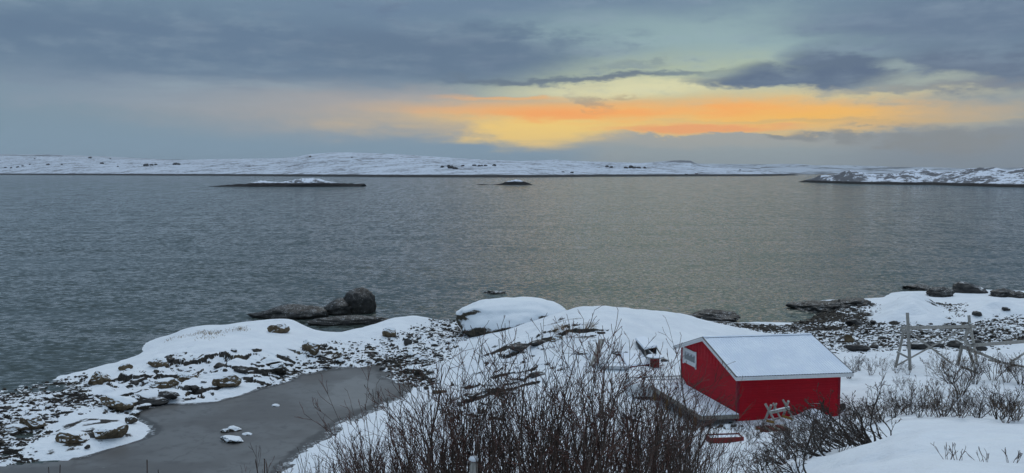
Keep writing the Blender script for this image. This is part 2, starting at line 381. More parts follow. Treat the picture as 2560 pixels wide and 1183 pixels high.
def base_h(x, y):
    sh = x.shape; x = x.ravel(); y = y.ravel(); o = np.empty(len(x)); n = len(CPA)
    for i in range(0, len(x), 60000):
        a, b = x[i:i + 60000].astype(np.float32), y[i:i + 60000].astype(np.float32)
        r = np.sqrt((a[:, None] - CPA[:, 0].astype(np.float32)) ** 2 + (b[:, None] - CPA[:, 1].astype(np.float32)) ** 2 + np.float32(_c2))
        o[i:i + 60000] = -(r @ RW[:n].astype(np.float32)).astype(float) + RW[n] + RW[n + 1] * a / 50 + RW[n + 2] * b / 50
    return o.reshape(sh)

SH_L = wpoly([(-300, 1045), (-100, 985), (0, 962), (120, 940), (205, 930), (240, 985), (300, 1012), (345, 1035), (200, 1035), (140, 1060), (90, 1105), (120, 1140), (60, 1165), (-300, 1190)], .35)
SH_M = wpoly([(690, 935), (760, 890), (830, 862), (930, 858), (1020, 845), (1090, 815), (1120, 790), (1160, 800), (1185, 855), (1150, 880), (1110, 920), (1090, 965), (1000, 955), (955, 940), (935, 910), (870, 912), (800, 925), (650, 975)], .5)
SH_R = wpoly([(1735, 792), (1830, 798), (1990, 798), (1990, 742), (2120, 738), (2200, 748), (2190, 780), (2290, 810), (2390, 822), (2390, 790), (2460, 775), (2700, 790), (2700, 872), (2560, 880), (2420, 915), (2300, 890), (2180, 905), (2100, 905), (2000, 870), (1880, 835), (1800, 820)], .9)
MN1 = wpoly([(2170, 795), (2195, 757), (2238, 737), (2300, 731), (2345, 752), (2372, 788), (2400, 812), (2330, 808), (2250, 802)], 1.6)
MN2 = wpoly([(2385, 795), (2402, 762), (2450, 744), (2520, 756), (2600, 770), (2600, 790), (2500, 790), (2440, 802)], 1.6)
SH_G = wpoly([(2330, 740), (2420, 738), (2400, 800), (2440, 806), (2440, 840), (2340, 820), (2390, 810)], 1.4)
BLK = wpoly([(205, 1000), (250, 945), (330, 915), (450, 888), (560, 905), (700, 895), (790, 850), (880, 850), (960, 850), (900, 900), (760, 925), (640, 970), (480, 985), (330, 1008), (250, 1030)], .7)
BLK2 = wpoly([(1060, 985), (1100, 930), (1190, 885), (1330, 855), (1430, 850), (1500, 880), (1560, 900), (1500, 950), (1330, 1000), (1280, 1070), (1120, 1070)], 1.3)
POOLR = wpoly([(-300, 1260), (-200, 1190), (0, 1150), (70, 1150), (160, 1143), (280, 1108), (350, 1068), (330, 1040), (350, 1008), (500, 1000), (640, 968), (800, 920), (870, 905), (950, 905), (1060, 950), (1060, 1000), (900, 1070), (880, 1100), (800, 1140), (760, 1260)], .1)
CABB = np.array([11.91346455, 45.72445193]); CABU = np.array([0.98905, 0.14755]); CABW = np.array([-0.22653, 0.97400])
def terrain(x, y, full=True):
    wx = x + .9 * fbm(x * .35, y * .35, 3, 5); wy = y + .9 * fbm(x * .35, y * .35, 3, 9)
    h = base_h(x, y)
    near = sstep(y, 20, 40)
    mL = sstep(polydist(wx, wy, SH_L), -.5, 1.0); mM = sstep(polydist(wx, wy, SH_M), -.5, 1.0); mR = np.maximum(sstep(polydist(wx, wy, SH_R), -.6, 2.0), sstep(polydist(wx, wy, SH_G), -.5, 1.0))
    d1 = polydist(wx, wy, MN1); d2 = polydist(wx, wy, MN2); mR = mR * (1 - sstep(np.maximum(d1, d2), -.4, .8))
    h = h + 1.35 * sstep(d1, -.6, 3.6) + 1.0 * sstep(d2, -.6, 3.4) - .35 * sstep(polydist(wx, wy, SH_G), -1, 2)
    sh = np.maximum(np.maximum(mL, mM), mR)
    bk = np.maximum(sstep(polydist(wx, wy, BLK), -.6, 1.4), .8 * sstep(polydist(wx, wy, BLK2), -.6, 2.0))
    bk = bk * (1 - sh * .7)
    pool = sstep(polydist(x, y, POOLR), -.4, 1.2)
    pr = sstep(h, .08, .3)
    # wind drifts
    dr = fbm(x * .22 + .3 * y, y * .16, 4, 31)
    h = h + .42 * fbm(x * .16 + 4, y * .13, 4, 37) * sstep(h, 1.2, 2.6) * sstep(y, 55, 62) * (1 - sh)
    h = h + dr * .20 * (1 - sh) * np.clip(np.abs(h) * .6, .15, 1) * (.25 + .75 * (1 - sstep(y, 70, 60) * 0))
    h = h + .05 * fbm(x * .9, y * .7, 3, 41) * (1 - .4 * sh)
    # foreground lumps on the slope
    h = h + .22 * fbm(x * .5, y * .5, 4, 77) * (1 - near) * sstep(y, 60, 20)
    # broken slabs
    c1, e1 = cells(wx * .8 + 3, wy * 1.15, 2.1, 3); c2, e2 = cells(wx * .8, wy * 1.25, .95, 21)
    rock = np.clip(fbm(x * .3, y * .3, 3, 55) + .55, 0, 1)
    h = h + bk * pr * rock * (c1 * .20 + c2 * .09 + .30 * fbm(x * .8, y * .9, 3, 63)) - bk * pr * .10 * (1 - sstep(e1, .0, .10)) * rock
    # cobbles and gravel
    c3, e3 = cells(wx, wy * 1.2, .75, 91); c4, e4 = cells(wx, wy * 1.2, .34, 93)
    cob = .35 + .65 * np.clip(fbm(x * .25, y * .25, 3, 57) + .6, 0, 1)
    h = h + sh * cob * (c3 * .085 + c4 * .055) - sh * .05 * (1 - sstep(e3, 0, .12))
    h = h + sh * .10 * fbm(x * .5, y * .6, 3, 97)
    h = h + .09 * fbm(x * 1.1, y * 1.1, 4, 171) * sstep(h, -.15, .1) * sstep(h, .9, .4) * pool
    # mound against the cabin wall and a level plot under it
    r = np.stack([x - CABB[0], y - CABB[1]], -1)
    det = CABU[0] * CABW[1] - CABU[1] * CABW[0]
    u = (r[..., 0] * CABW[1] - r[..., 1] * CABW[0]) / det; w = (CABU[0] * r[..., 1] - CABU[1] * r[..., 0]) / det
    plot = sstep(u, -.8, .3) * sstep(u, 6.3, 5.4) * sstep(w, -1.2, -.1) * sstep(w, 7.6, 6.8)
    h = h * (1 - plot) + 1.85 * plot
    h = h + .55 * np.exp(-((u - 4.1) / .75) ** 2 - ((w + .35) / .6) ** 2) * (w < .5)
    h = h + .2 * np.exp(-((u - 2.6) / 1.2) ** 2 - ((w + .5) / .6) ** 2)
    if not full: return h
    return h, sh, bk, rock, pool, mR
def gz(x, y):
    return float(terrain(np.array([float(x)]), np.array([float(y)]), False)[0])

# ------------------------------------------------------------------ materials
def new_mat(name, col_=(.5, .5, .5, 1), rough=.7, metallic=0.0, spec=.5):
    m = bpy.data.materials.new(name); m.use_nodes = True; b = m.node_tree.nodes['Principled BSDF']
    b.inputs['Base Color'].default_value = tuple(col_) if len(col_) == 4 else tuple(col_) + (1,)
    b.inputs['Roughness'].default_value = rough; b.inputs['Metallic'].default_value = metallic
    b.inputs['Specular IOR Level'].default_value = spec
    return m, m.node_tree, b
def bump(nt, b, hsock, strength=.5, dist=.05):
    n = nt.nodes.new('ShaderNodeBump'); n.inputs['Strength'].default_value = strength; n.inputs['Distance'].default_value = dist
    nt.links.new(hsock.s if isinstance(hsock, V) else hsock, n.inputs['Height']); nt.links.new(n.outputs[0], b.inputs['Normal'])
def pos(nt):
    g = nt.nodes.new('ShaderNodeNewGeometry'); return g.outputs['Position']
def obj_c(nt):
    return nt.nodes.new('ShaderNodeTexCoord').outputs['Object']
def nrm_z(nt):
    g = nt.nodes.new('ShaderNodeNewGeometry'); s = nt.nodes.new('ShaderNodeSeparateXYZ'); nt.links.new(g.outputs['Normal'], s.inputs[0]); return V(nt, s.outputs[2])
def attr(nt, name):
    a = nt.nodes.new('ShaderNodeAttribute'); a.attribute_name = name; return V(nt, a.outputs['Fac'])
SNOW = (.80, .84, .88, 1)
# foreshore: snow over rock
m_land, nt, b = new_mat('snowy_shore', rough=.75, spec=.25)
p = pos(nt); sn = attr(nt, 'snow'); kp = attr(nt, 'kelp')
nA = noise_n(nt, p, 5, 5, .65); nB = noise_n(nt, p, 22, 4, .7); nC = noise_n(nt, p, .6, 3, .5)
rockc = mixc(nt, nA.ss(.38, .62), (.020, .019, .018, 1), (.065, .058, .050, 1))
rockc = mixc(nt, nC.ss(.54, .66) * .6, rockc, (.10, .078, .042, 1))
kelpc = mixc(nt, nB.ss(.45, .7), (.010, .009, .008, 1), (.050, .042, .032, 1))
rockc = mixc(nt, kp, rockc, kelpc)
mask = (sn + (nA - .5) * .5 + (nB - .5) * .55).ss(.40, .60)
snowc = mixc(nt, nC.ss(.3, .7), (.74, .78, .83, 1), SNOW)
cc = mixc(nt, mask, rockc, snowc)
nt.links.new(cc, b.inputs['Base Color'])
bump(nt, b, nB * (1.25 - mask) + nA * .35 + noise_n(nt, mapping(nt, p, (1, 2.2, 1), (0, 0, .4)), 1.1, 4, .6) * 2.6, .7, .08)
# open water
m_water, nt, b = new_mat('sea_water', (.052, .066, .060, 1), .09, 0, .5)
b.inputs['Specular Tint'].default_value = (.88, 1.0, .94, 1)
b.inputs['IOR'].default_value = 1.333
p = pos(nt)
pm = mapping(nt, p, (.42, 1.15, 1), (0, 0, math.radians(-12)))
pm2 = mapping(nt, p, (.8, 1.2, 1), (0, 0, math.radians(18)))
w1 = noise_n(nt, pm, 1.15, 3, .55, .3); w2 = noise_n(nt, pm2, 2.9, 3, .6, .2); w3 = noise_n(nt, pm, .14, 2, .5)
calm = noise_n(nt, mapping(nt, p, (.5, 1.4, 1)), .035, 3, .5)
def slopes(nt, vec, scale, amp, detail=3, rough=.55):
    n = nt.nodes.new('ShaderNodeTexNoise'); n.inputs['Scale'].default_value = scale; n.inputs['Detail'].default_value = detail; n.inputs['Roughness'].default_value = rough
    nt.links.new(vec, n.inputs['Vector'])
    a = nt.nodes.new('ShaderNodeVectorMath'); a.operation = 'SUBTRACT'; nt.links.new(n.outputs['Color'], a.inputs[0]); a.inputs[1].default_value = (.5, .5, .5)
    m = nt.nodes.new('ShaderNodeVectorMath'); m.operation = 'MULTIPLY'; nt.links.new(a.outputs[0], m.inputs[0]); m.inputs[1].default_value = (amp[0], amp[1], 0)
    return m.outputs[0]
def vadd(nt, a, c_):
    m = nt.nodes.new('ShaderNodeVectorMath'); m.operation = 'ADD'; nt.links.new(a, m.inputs[0])
    if isinstance(c_, tuple): m.inputs[1].default_value = c_
    else: nt.links.new(c_, m.inputs[1])
    return m.outputs[0]
sl_ = vadd(nt, slopes(nt, mapping(nt, p, (1.15, 1.9, 1), (0, 0, math.radians(-20))), 1.15, (.6, 1.8), 3, .6), slopes(nt, mapping(nt, p, (.8, .8, 1), (0, 0, math.radians(24))), 1.0, (.35, .55), 2))
sl_ = vadd(nt, sl_, slopes(nt, pm, .20, (.20, .50), 3))
sy_ = nt.nodes.new('ShaderNodeSeparateXYZ'); nt.links.new(p, sy_.inputs[0]); yy = V(nt, sy_.outputs[1])
def offshore(vec, f):
    m = nt.nodes.new('ShaderNodeVectorMath'); m.operation = 'SCALE'; nt.links.new(vec, m.inputs[0]); nt.links.new(f.s, m.inputs['Scale']); return m.outputs[0]
sl_ = vadd(nt, sl_, offshore(slopes(nt, mapping(nt, p, (.85, .16, 1), (0, 0, math.radians(-8))), 1.0, (.3, 1.0), 3, .6), yy.ss(90, 260)))
sl_ = vadd(nt, sl_, offshore(slopes(nt, mapping(nt, p, (.30, .022, 1)), 1.0, (.3, .9), 3, .65), yy.ss(300, 800)))
sc_ = nt.nodes.new('ShaderNodeVectorMath'); sc_.operation = 'SCALE'; nt.links.new(sl_, sc_.inputs[0]); nt.links.new(calm.ss(.30, .65, .55, 1.05).s, sc_.inputs['Scale'])
nv = nt.nodes.new('ShaderNodeVectorMath'); nv.operation = 'NORMALIZE'; nt.links.new(vadd(nt, sc_.outputs[0], (0, -.07, 1)), nv.inputs[0]); nt.links.new(nv.outputs[0], b.inputs['Normal'])
# frozen pool
m_ice, nt, b = new_mat('grey_ice', (.1, .1, .1, 1), .42, 0, .35)
p = pos(nt); i1 = noise_n(nt, mapping(nt, p, (.7, 1, 1), (0, 0, .5)), .22, 4, .55, .4); i2 = noise_n(nt, p, 1.6, 5, .6)
icec = mixc(nt, i1.ss(.40, .58), (.105, .102, .100, 1), (.145, .147, .147, 1))
icec = mixc(nt, i2.ss(.50, .68) * .7, icec, (.082, .080, .080, 1))
icec = mixc(nt, (attr(nt, 'wet') + (i2 - .5) * .8).ss(.3, .75) * .75, icec, (.030, .029, .028, 1))
icec = mixc(nt, noise_n(nt, mapping(nt, p, (.5, 1.6, 1), (0, 0, .35)), 3.2, 5, .7).ss(.66, .74) * .5, icec, (.30, .31, .32, 1))
icec = mixc(nt, (attr(nt, 'wet') + (noise_n(nt, p, 4.5, 5, .7) - .5) * 1.6).ss(.95, 1.1) * .7, icec, (.50, .53, .56, 1))
vc = nt.nodes.new('ShaderNodeTexVoronoi'); vc.feature = 'DISTANCE_TO_EDGE'; vc.inputs['Scale'].default_value = .22; nt.links.new(vadd(nt, p, slopes(nt, p, 1.2, (1.2, 1.2))), vc.inputs['Vector'])
icec = mixc(nt, V(nt, vc.outputs['Distance']).ss(.012, .004) * i1.ss(.45, .55) * .5, icec, (.07, .07, .072, 1))
icec = mixc(nt, (attr(nt, 'pale') + (i2 - .5) * .9).ss(.2, .9) * .5, icec, (.22, .225, .225, 1))
nt.links.new(icec, b.inputs['Base Color']); bump(nt, b, i2, .12, .02)
# stones
def rock_mat(name, c1, c2, lo=.45, hi=.62, kelp=False, dust=0.0, wet=False):
    m, nt, b = new_mat(name, rough=.55 if wet else .8, spec=.4 if wet else .25)
    o = obj_c(nt); nA = noise_n(nt, o, 2.2, 5, .65); nB = noise_n(nt, o, 9, 5, .7)
    cc = mixc(nt, nA.ss(.35, .65), c1, c2)
    cc = mixc(nt, nB.ss(.5, .75) * .5, cc, (.02, .018, .016, 1))
    z = nrm_z(nt)
    mk = (z + (nA - .5) * .55 + (nB - .5) * .35).ss(lo, hi)
    if dust:
        sp = (noise_n(nt, mapping(nt, o, (1, 1, 1.6)), 11, 4, .75) + z * .10 + (nA - .5) * .5).ss(dust, dust + .12)
        mk = sp * .62
    cc = mixc(nt, mk, cc, SNOW)
    nt.links.new(cc, b.inputs['Base Color']); bump(nt, b, nB + nA * .6, .7, .06)
    return m
m_stone = rock_mat('snow_capped_stone', (.035, .031, .028, 1), (.09, .075, .055, 1))
m_brown = rock_mat('brown_boulder', (.08, .058, .034, 1), (.17, .125, .075, 1), .50, .66)
m_dark = rock_mat('dark_wet_stone', (.016, .015, .014, 1), (.045, .04, .036, 1), .9, 1.1, wet=True)
m_kelp = rock_mat('kelp_covered_rock', (.010, .009, .008, 1), (.034, .029, .022, 1), dust=.64, wet=True)
m_outc = rock_mat('snowy_outcrop', (.025, .022, .018, 1), (.085, .07, .045, 1), .06, .26)
m_shing, nt, b = new_mat('shingle', rough=.8, spec=.25)
z = nrm_z(nt); p = pos(nt); nB = noise_n(nt, p, 14, 3, .7); nA = noise_n(nt, p, 1.3, 3, .6)
cc = mixc(nt, nA.ss(.35, .65), (.022, .020, .018, 1), (.085, .072, .055, 1))
cc = mixc(nt, (z + attr(nt, 'snow') + (nB - .5) * .5).ss(.78, .95), cc, SNOW)
nt.links.new(cc, b.inputs['Base Color'])

def plain(name, c1, c2=None, rough=.7, scale=6, bumpy=.0, stretch=(1, 1, 1), spec=.3, metallic=0.0, snowlo=None):
    m, nt, b = new_mat(name, c1, rough, metallic, spec)
    if c2 is not None:
        o = obj_c(nt); n = noise_n(nt, mapping(nt, o, stretch), scale, 5, .65)
        cc = mixc(nt, n.ss(.35, .68), tuple(c1) + (1,) if len(c1) == 3 else c1, tuple(c2) + (1,) if len(c2) == 3 else c2)
        if snowlo is not None:
            n5 = noise_n(nt, o, 7, 4, .6)
            cc = mixc(nt, (nrm_z(nt) + (n5 - .5) * .5).ss(snowlo, snowlo + .12), cc, SNOW)
        nt.links.new(cc, b.inputs['Base Color'])
        if bumpy: bump(nt, b, n, bumpy, .02)
    return m
# red boards; the boards themselves are real steps in the mesh
m_red, nt, b = new_mat('red_paint', rough=.6, spec=.22)
o = obj_c(nt); nA = noise_n(nt, mapping(nt, o, (1.2, 1.2, 9)), 2.0, 5, .6); nB = noise_n(nt, o, .7, 3, .5)
cc = mixc(nt, nA.ss(.3, .75), (.38, .0015, .010, 1), (.50, .004, .016, 1)); cc = mixc(nt, nB.ss(.45, .7) * .35, cc, (.30, .002, .014, 1))
ns = noise_n(nt, mapping(nt, o, (3, 3, .35)), 2.4, 5, .7); cc = mixc(nt, ns.ss(.52, .75) * .35, cc, (.40, .03, .045, 1)); cc = mixc(nt, noise_n(nt, mapping(nt, o, (.6, .6, 8.0)), 1.3, 2, .5).ss(.5, .6) * .3, cc, (.30, .001, .010, 1))
nt.links.new(cc, b.inputs['Base Color'])
m_redtrim = plain('red_trim', (.20, .002, .018), (.26, .004, .02), .6)
m_white = plain('white_paint', (.70, .70, .70), (.60, .61, .62), .5, 9)
m_snow, nt, b = new_mat('snow', SNOW, .8, 0, .2)
o = pos(nt); nA = noise_n(nt, o, 1.4, 5, .6); nB = noise_n(nt, o, 14, 3, .6)
nt.links.new(mixc(nt, nA.ss(.3, .7), (.77, .82, .90, 1), SNOW), b.inputs['Base Color']); bump(nt, b, nA + nB * .12, .3, .06)
m_roofsnow, nt, b = new_mat('thin_roof_snow', rough=.75, spec=.2)
o = obj_c(nt); nA = noise_n(nt, o, .8, 4, .6); nB = noise_n(nt, o, 9, 4, .65)
nt.links.new(mixc(nt, nA.ss(.3, .75) , (.66, .73, .83, 1), (.76, .82, .89, 1)), b.inputs['Base Color']); bump(nt, b, nB, .2, .01)
m_tin = plain('dark_metal_edge', (.03, .035, .04), (.05, .055, .06), .45, 8, metallic=.4)
m_glass, nt, b = new_mat('window_glass', (.13, .15, .16, 1), .12, 0, .5)
m_curt = plain('curtain', (.55, .56, .58), (.42, .43, .46), .8, 3, 0, (4, 1, .3))
m_wood = plain('weathered_timber', (.25, .235, .21), (.38, .36, .33), .8, 5, .3, (3, 3, .6), snowlo=.82)
m_woodraw = plain('grey_plank', (.17, .155, .135), (.27, .25, .22), .8, 5, .3, (3, 3, .6))
m_orange = plain('orange_board', (.30, .17, .045), (.22, .12, .03), .7, 5, .2, (1, 1, 6))
m_maroon = plain('maroon_board', (.16, .018, .015), (.10, .02, .018), .7, 5, .2, (1, 1, 4))
m_spool = plain('red_stained_wood', (.24, .03, .028), (.15, .02, .02), .7, 4, .2, (6, 6, .7))
m_hull = plain('pale_hull', (.52, .54, .55), (.62, .64, .65), .45, 2, 0, (.4, 3, 3), snowlo=.62)
m_conc = plain('dark_block', (.05, .05, .055), (.08, .08, .085), .85, 8, .3, snowlo=.75)
m_bark = plain('dark_bark', (.048, .034, .028), (.11, .076, .060), .8, 9)
m_barksnow = plain('snowy_bark', (.030, .024, .021), (.060, .048, .040), .85, 9, snowlo=.88)
m_barktan = plain('tan_bark', (.13, .085, .05), (.19, .13, .08), .85, 9)
m_barkred = plain('red_brown_bark', (.085, .038, .030), (.15, .070, .052), .8, 9)
m_barkpale = plain('grey_bark', (.05, .042, .036), (.085, .07, .058), .8, 9)
m_grass = plain('dry_grass', (.30, .20, .09), (.16, .10, .045), .9, 3)
m_dbush = plain('far_shrub', (.018, .017, .018), (.035, .03, .028), .9, 2)
m_redhouse = plain('far_red_wall', (.20, .03, .025), (.15, .02, .02), .8, 1)
m_greyhouse = plain('far_dark_wall', (.05, .045, .045), (.07, .06, .055), .8, 1)

# ------------------------------------------------------------------ ground sheet
def build_ground():
    ys = np.r_[np.geomspace(1, 20, 130)[:-1], np.geomspace(20, 38, 210)[:-1], np.geomspace(38, 92, 560)[:-1], np.geomspace(92, 145, 170)]
    t = np.r_[np.linspace(-1.1, -.62, 90)[:-1], np.linspace(-.62, .64, 820), np.linspace(.64, 1.3, 120)[1:]]
    Y, T = np.meshgrid(ys, t, indexing='ij'); X = T * (Y + 6)
    h, sh, bk, rock, pool, mR = terrain(X, Y)
    P = np.stack([X, Y, h], -1)
    du = np.zeros_like(P); dv = np.zeros_like(P)
    du[:, 1:-1] = P[:, 2:] - P[:, :-2]; du[:, 0] = P[:, 1] - P[:, 0]; du[:, -1] = P[:, -1] - P[:, -2]
    dv[1:-1] = P[2:] - P[:-2]; dv[0] = P[1] - P[0]; dv[-1] = P[-1] - P[-2]
    n = np.cross(du, dv); nz = n[..., 2] / np.maximum(np.linalg.norm(n, axis=-1), 1e-9)
    slope = np.sqrt(1 - np.clip(nz, 0, 1) ** 2) / np.maximum(nz, .05)
    face = np.clip(-n[..., 1] / np.maximum(np.linalg.norm(n, axis=-1), 1e-9), -1, 1)     # faces turned to the camera shed less
    nn = fbm(X * 1.4, Y * 1.4, 4, 111); n2 = fbm(X * .35, Y * .35, 3, 131)
    snow = 1.08 - sstep(slope, .50, .95)
    snow = snow + .34 * sh * sstep(X, -6, -14) - sh * (.02 + .16 * n2 + .32 * nn + sstep(slope, .14, .55) * .50) - mR * .18
    snow = snow - bk * .10 * np.clip(nn + .1, 0, 1)
    # storm-washed strip: hardly any snow just above the water, on the sea side only
    wash = (1 - sstep(h, .18, .62 + .25 * n2)) * (1 - pool)
    wash = np.maximum(wash * (.35 + .65 * sh), .0)
    wash = np.maximum(wash, mR * sstep(nn * .3 + n2 * .5, -.1, .45) * (1 - sstep(h, .8, 1.5)) * .6)
    snow = snow - wash * .75
    KZ = sstep(polydist(X + 1.2 * fbm(X * .3, Y * .3, 3, 201), Y + 2 * fbm(X * .3, Y * .3, 3, 205), wpoly([(1715, 785), (2000, 790), (1990, 740), (2170, 740), (2185, 790), (2240, 815), (2200, 862), (2090, 858), (2040, 832), (1900, 828), (1820, 828), (1790, 812)], .6)), -.5, 2.5)
    snow = snow - KZ * (.34 + .3 * n2); wash = np.maximum(wash, KZ * .8)
    snow = np.where(Y < 30, np.maximum(snow, .9), snow)
    # wind-bared streaks with heather and scree
    st = np.clip(fbm(X * .28 + .4 * Y, Y * .55, 4, 151) - .14, 0, 1) * 3
    crack = sstep(polydist(X, Y, BLK2), -1, 1)
    snow = snow - np.clip(st, 0, 1) * crack * .55
    spit = sstep(polydist(X, Y, wpoly([(110, 1130), (100, 1080), (180, 1045), (300, 1045), (340, 1085), (250, 1125)], .4)), -.3, .6) + .7 * sstep(polydist(X, Y, wpoly([(250, 1045), (240, 1000), (400, 985), (600, 965), (560, 1000), (350, 1020)], .3)), -.3, .5)
    snow = snow - np.clip(spit, 0, 1) * np.clip(fbm(X * .9 + Y * .5, Y * 1.6 - X * .8, 4, 191) * 1.5 + .12, 0, 1) * .95
    kelp = np.clip(wash * 1.2 + mR * .3, 0, 1)
    ny, nx = X.shape; idx = np.arange(ny * nx).reshape(ny, nx)
    q = np.stack([idx[:-1, :-1], idx[:-1, 1:], idx[1:, 1:], idx[1:, :-1]], -1).reshape(-1, 4)
    o = mesh_np('ground', P.reshape(-1, 3), q, m_land, None, True, {'snow': snow.ravel(), 'kelp': kelp.ravel()})
    tag(o, 'snow covered rocky foreshore sloping down to the sea', 'ground', kind='structure')
    return X, Y, h, sh, mR
GX, GY, GH, GS, GR = build_ground()

def sheet(name, x0, x1, y0, y1, z, mat, nx=2, ny=2):
    X, Y = np.meshgrid(np.linspace(x0, x1, nx), np.linspace(y0, y1, ny)); idx = np.arange(nx * ny).reshape(ny, nx)
    q = np.stack([idx[:-1, :-1], idx[:-1, 1:], idx[1:, 1:], idx[1:, :-1]], -1).reshape(-1, 4)
    return mesh_np(name, np.stack([X, Y, np.full_like(X, z)], -1).reshape(-1, 3), q, mat)
w_o = sheet('sea', -16000, 16000, 26, 22000, 0.0, m_water)
tag(w_o, 'rippled steel grey sea reaching to the far shore', 'sea', kind='structure')
def build_ice():
    pl = [tuple(unp(a, b_, .12)[:2]) for a, b_ in ((-330, 1300), (-60, 1170), (70, 1158), (160, 1150), (290, 1105), (372, 1072), (335, 1050), (352, 1012), (500, 998), (640, 962), (800, 915), (870, 900), (955, 900), (1090, 945), (1080, 1010), (940, 1070), (900, 1090), (820, 1150), (800, 1300))]
    xs = [a for a, _ in pl]; ys = [b_ for _, b_ in pl]
    g = .22; nx = int((max(xs) - min(xs)) / g); ny = int((max(ys) - min(ys)) / g)
    X, Y = np.meshgrid(np.linspace(min(xs), max(xs), nx), np.linspace(min(ys), max(ys), ny))
    d = polydist(X, Y, pl); idx = np.arange(nx * ny).reshape(ny, nx)
    q = np.stack([idx[:-1, :-1], idx[:-1, 1:], idx[1:, 1:], idx[1:, :-1]], -1).reshape(-1, 4)
    q = q[(d.ravel()[q] > 0).all(1)]
    pp = wpoly([(835, 958), (900, 935), (948, 962), (930, 985), (935, 1012), (880, 1028), (800, 1008)], .12)
    pale = sstep(polydist(X + .7 * fbm(X, Y, 4, 4), Y + .9 * fbm(X * .8, Y * .8, 4, 8), pp), -.1, .5)
    Z = .12 + .004 * fbm(X * .8, Y * .8, 2, 3)
    o = mesh_np('ice', np.stack([X, Y, Z], -1).reshape(-1, 3), q, m_ice, None, True, {'pale': pale.ravel(), 'wet': sstep(terrain(X, Y, False), -.20, .08).ravel()})
    tag(o, 'flat grey ice on the tidal pool behind the shore rocks', 'ice', kind='structure')
build_ice()

# ------------------------------------------------------------------ far shores
def far_mat(name, rock, lo, hi, band, s1, s2, snowc=(.70, .75, .84, 1), stretch=(1, 1, 1)):
    m, nt, b = new_mat(name, rough=.85, spec=.1)
    p = pos(nt); sp = nt.nodes.new('ShaderNodeSeparateXYZ'); nt.links.new(p, sp.inputs[0]); z = V(nt, sp.outputs[2])
    nA = noise_n(nt, mapping(nt, p, stretch), s1, 4, .65); nB = noise_n(nt, mapping(nt, p, stretch), s2, 3, .7); nz_ = nrm_z(nt)
    mk = (nA * .55 + nB * .6 + (1.0 - nz_) * .4).ss(lo, hi)
    if name == 'far_snowfield':
        sp2 = nt.nodes.new('ShaderNodeSeparateXYZ'); nt.links.new(p, sp2.inputs[0]); kx = (V(nt, sp2.outputs[0]) - 765.) * (1 / 95.); ky = (V(nt, sp2.outputs[1]) - 4000.) * (1 / 260.)
        crag = (kx.sq() + ky.sq()).sqrt().ss(1.2, .4)
        mk = mk.mx((nB + crag * .30).ss(.60, .72) * crag)
    cc = mixc(nt, mk * .85, snowc, rock)
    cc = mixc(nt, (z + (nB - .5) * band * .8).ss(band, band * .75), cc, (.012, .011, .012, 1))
    nt.links.new(cc, b.inputs['Base Color']); return m
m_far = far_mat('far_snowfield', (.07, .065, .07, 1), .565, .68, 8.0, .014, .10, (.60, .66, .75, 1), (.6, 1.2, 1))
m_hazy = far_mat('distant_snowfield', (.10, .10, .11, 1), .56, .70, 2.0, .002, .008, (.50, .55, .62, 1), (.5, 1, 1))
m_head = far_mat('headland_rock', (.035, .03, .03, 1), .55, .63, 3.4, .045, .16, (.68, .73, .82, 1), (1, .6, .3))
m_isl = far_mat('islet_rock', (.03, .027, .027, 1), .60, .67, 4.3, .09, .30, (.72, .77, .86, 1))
def interp(tab, px):
    a = np.array(tab, float); return np.interp(px, a[:, 0], a[:, 1])
def strip(name, mat, top, shore, Dr, px0, px1, npx, nd, amp, seed, power=.75, back=True, knob=0.0, ks=.01):
    """a coast: rises from its waterline to a skyline; top, shore: (photo column, photo row) tables; Dr: depth of the land"""
    PX = np.linspace(px0, px1, npx); D0 = CAMH * F / np.maximum(interp(shore, PX) - HZ, 1.5)
    Dr = Dr(PX) if callable(Dr) else np.full(npx, Dr)
    D1 = D0 + Dr; ZT = CAMH + (HZ - interp(top, PX)) / F * D1
    s = np.linspace(0, 1, nd); rows = []
    for k in s: rows.append((D0 + Dr * k, np.maximum(ZT, .5) * k ** power, k))
    Ys = np.array([r[0] for r in rows]); Zs = np.array([r[1] for r in rows]); Kk = np.array([np.full(npx, r[2]) for r in rows])
    Xs = (PX - 1280) / F * Ys
    w = np.sin(np.pi * np.clip(Kk, 0, 1)) ** .7
    n = fbm(Xs * .004, Ys * .004, 6, seed) * amp + fbm(Xs * .03, Ys * .03, 3, seed + 5) * amp * .22
    Zs = Zs + n * w * np.clip(Zs / 12, 0, 1)
    if knob: Zs = Zs + np.abs(fbm(Xs * ks, Ys * ks, 5, seed + 9)) * knob * np.clip(Zs / 8, 0, 1)
    if back:                                        # gentle far side so the land has a body
        for k in (.08, .25, .6):
            Ys = np.vstack([Ys, Ys[nd - 1] + Dr * k * 2]); Xs = np.vstack([Xs, (PX - 1280) / F * Ys[-1]]); Zs = np.vstack([Zs, Zs[nd - 1] * (1 - k * 1.5)])
    Ys = np.vstack([Ys[0] - 8, Ys]); Xs = np.vstack([Xs[0], Xs]); Zs = np.vstack([np.full(npx, -3.), Zs])
    ny = Ys.shape[0]; idx = np.arange(ny * npx).reshape(ny, npx)
    q = np.stack([idx[:-1, :-1], idx[:-1, 1:], idx[1:, 1:], idx[1:, :-1]], -1).reshape(-1, 4)
    return mesh_np(name, np.stack([Xs, Ys, Zs], -1).reshape(-1, 3), q, mat, None, True)
shoreA = [(-400, 436.4), (0, 437.2), (300, 438.6), (600, 440), (1000, 443), (1300, 444), (1500, 442), (1700, 441), (1900, 440.5), (1995, 438.6)]
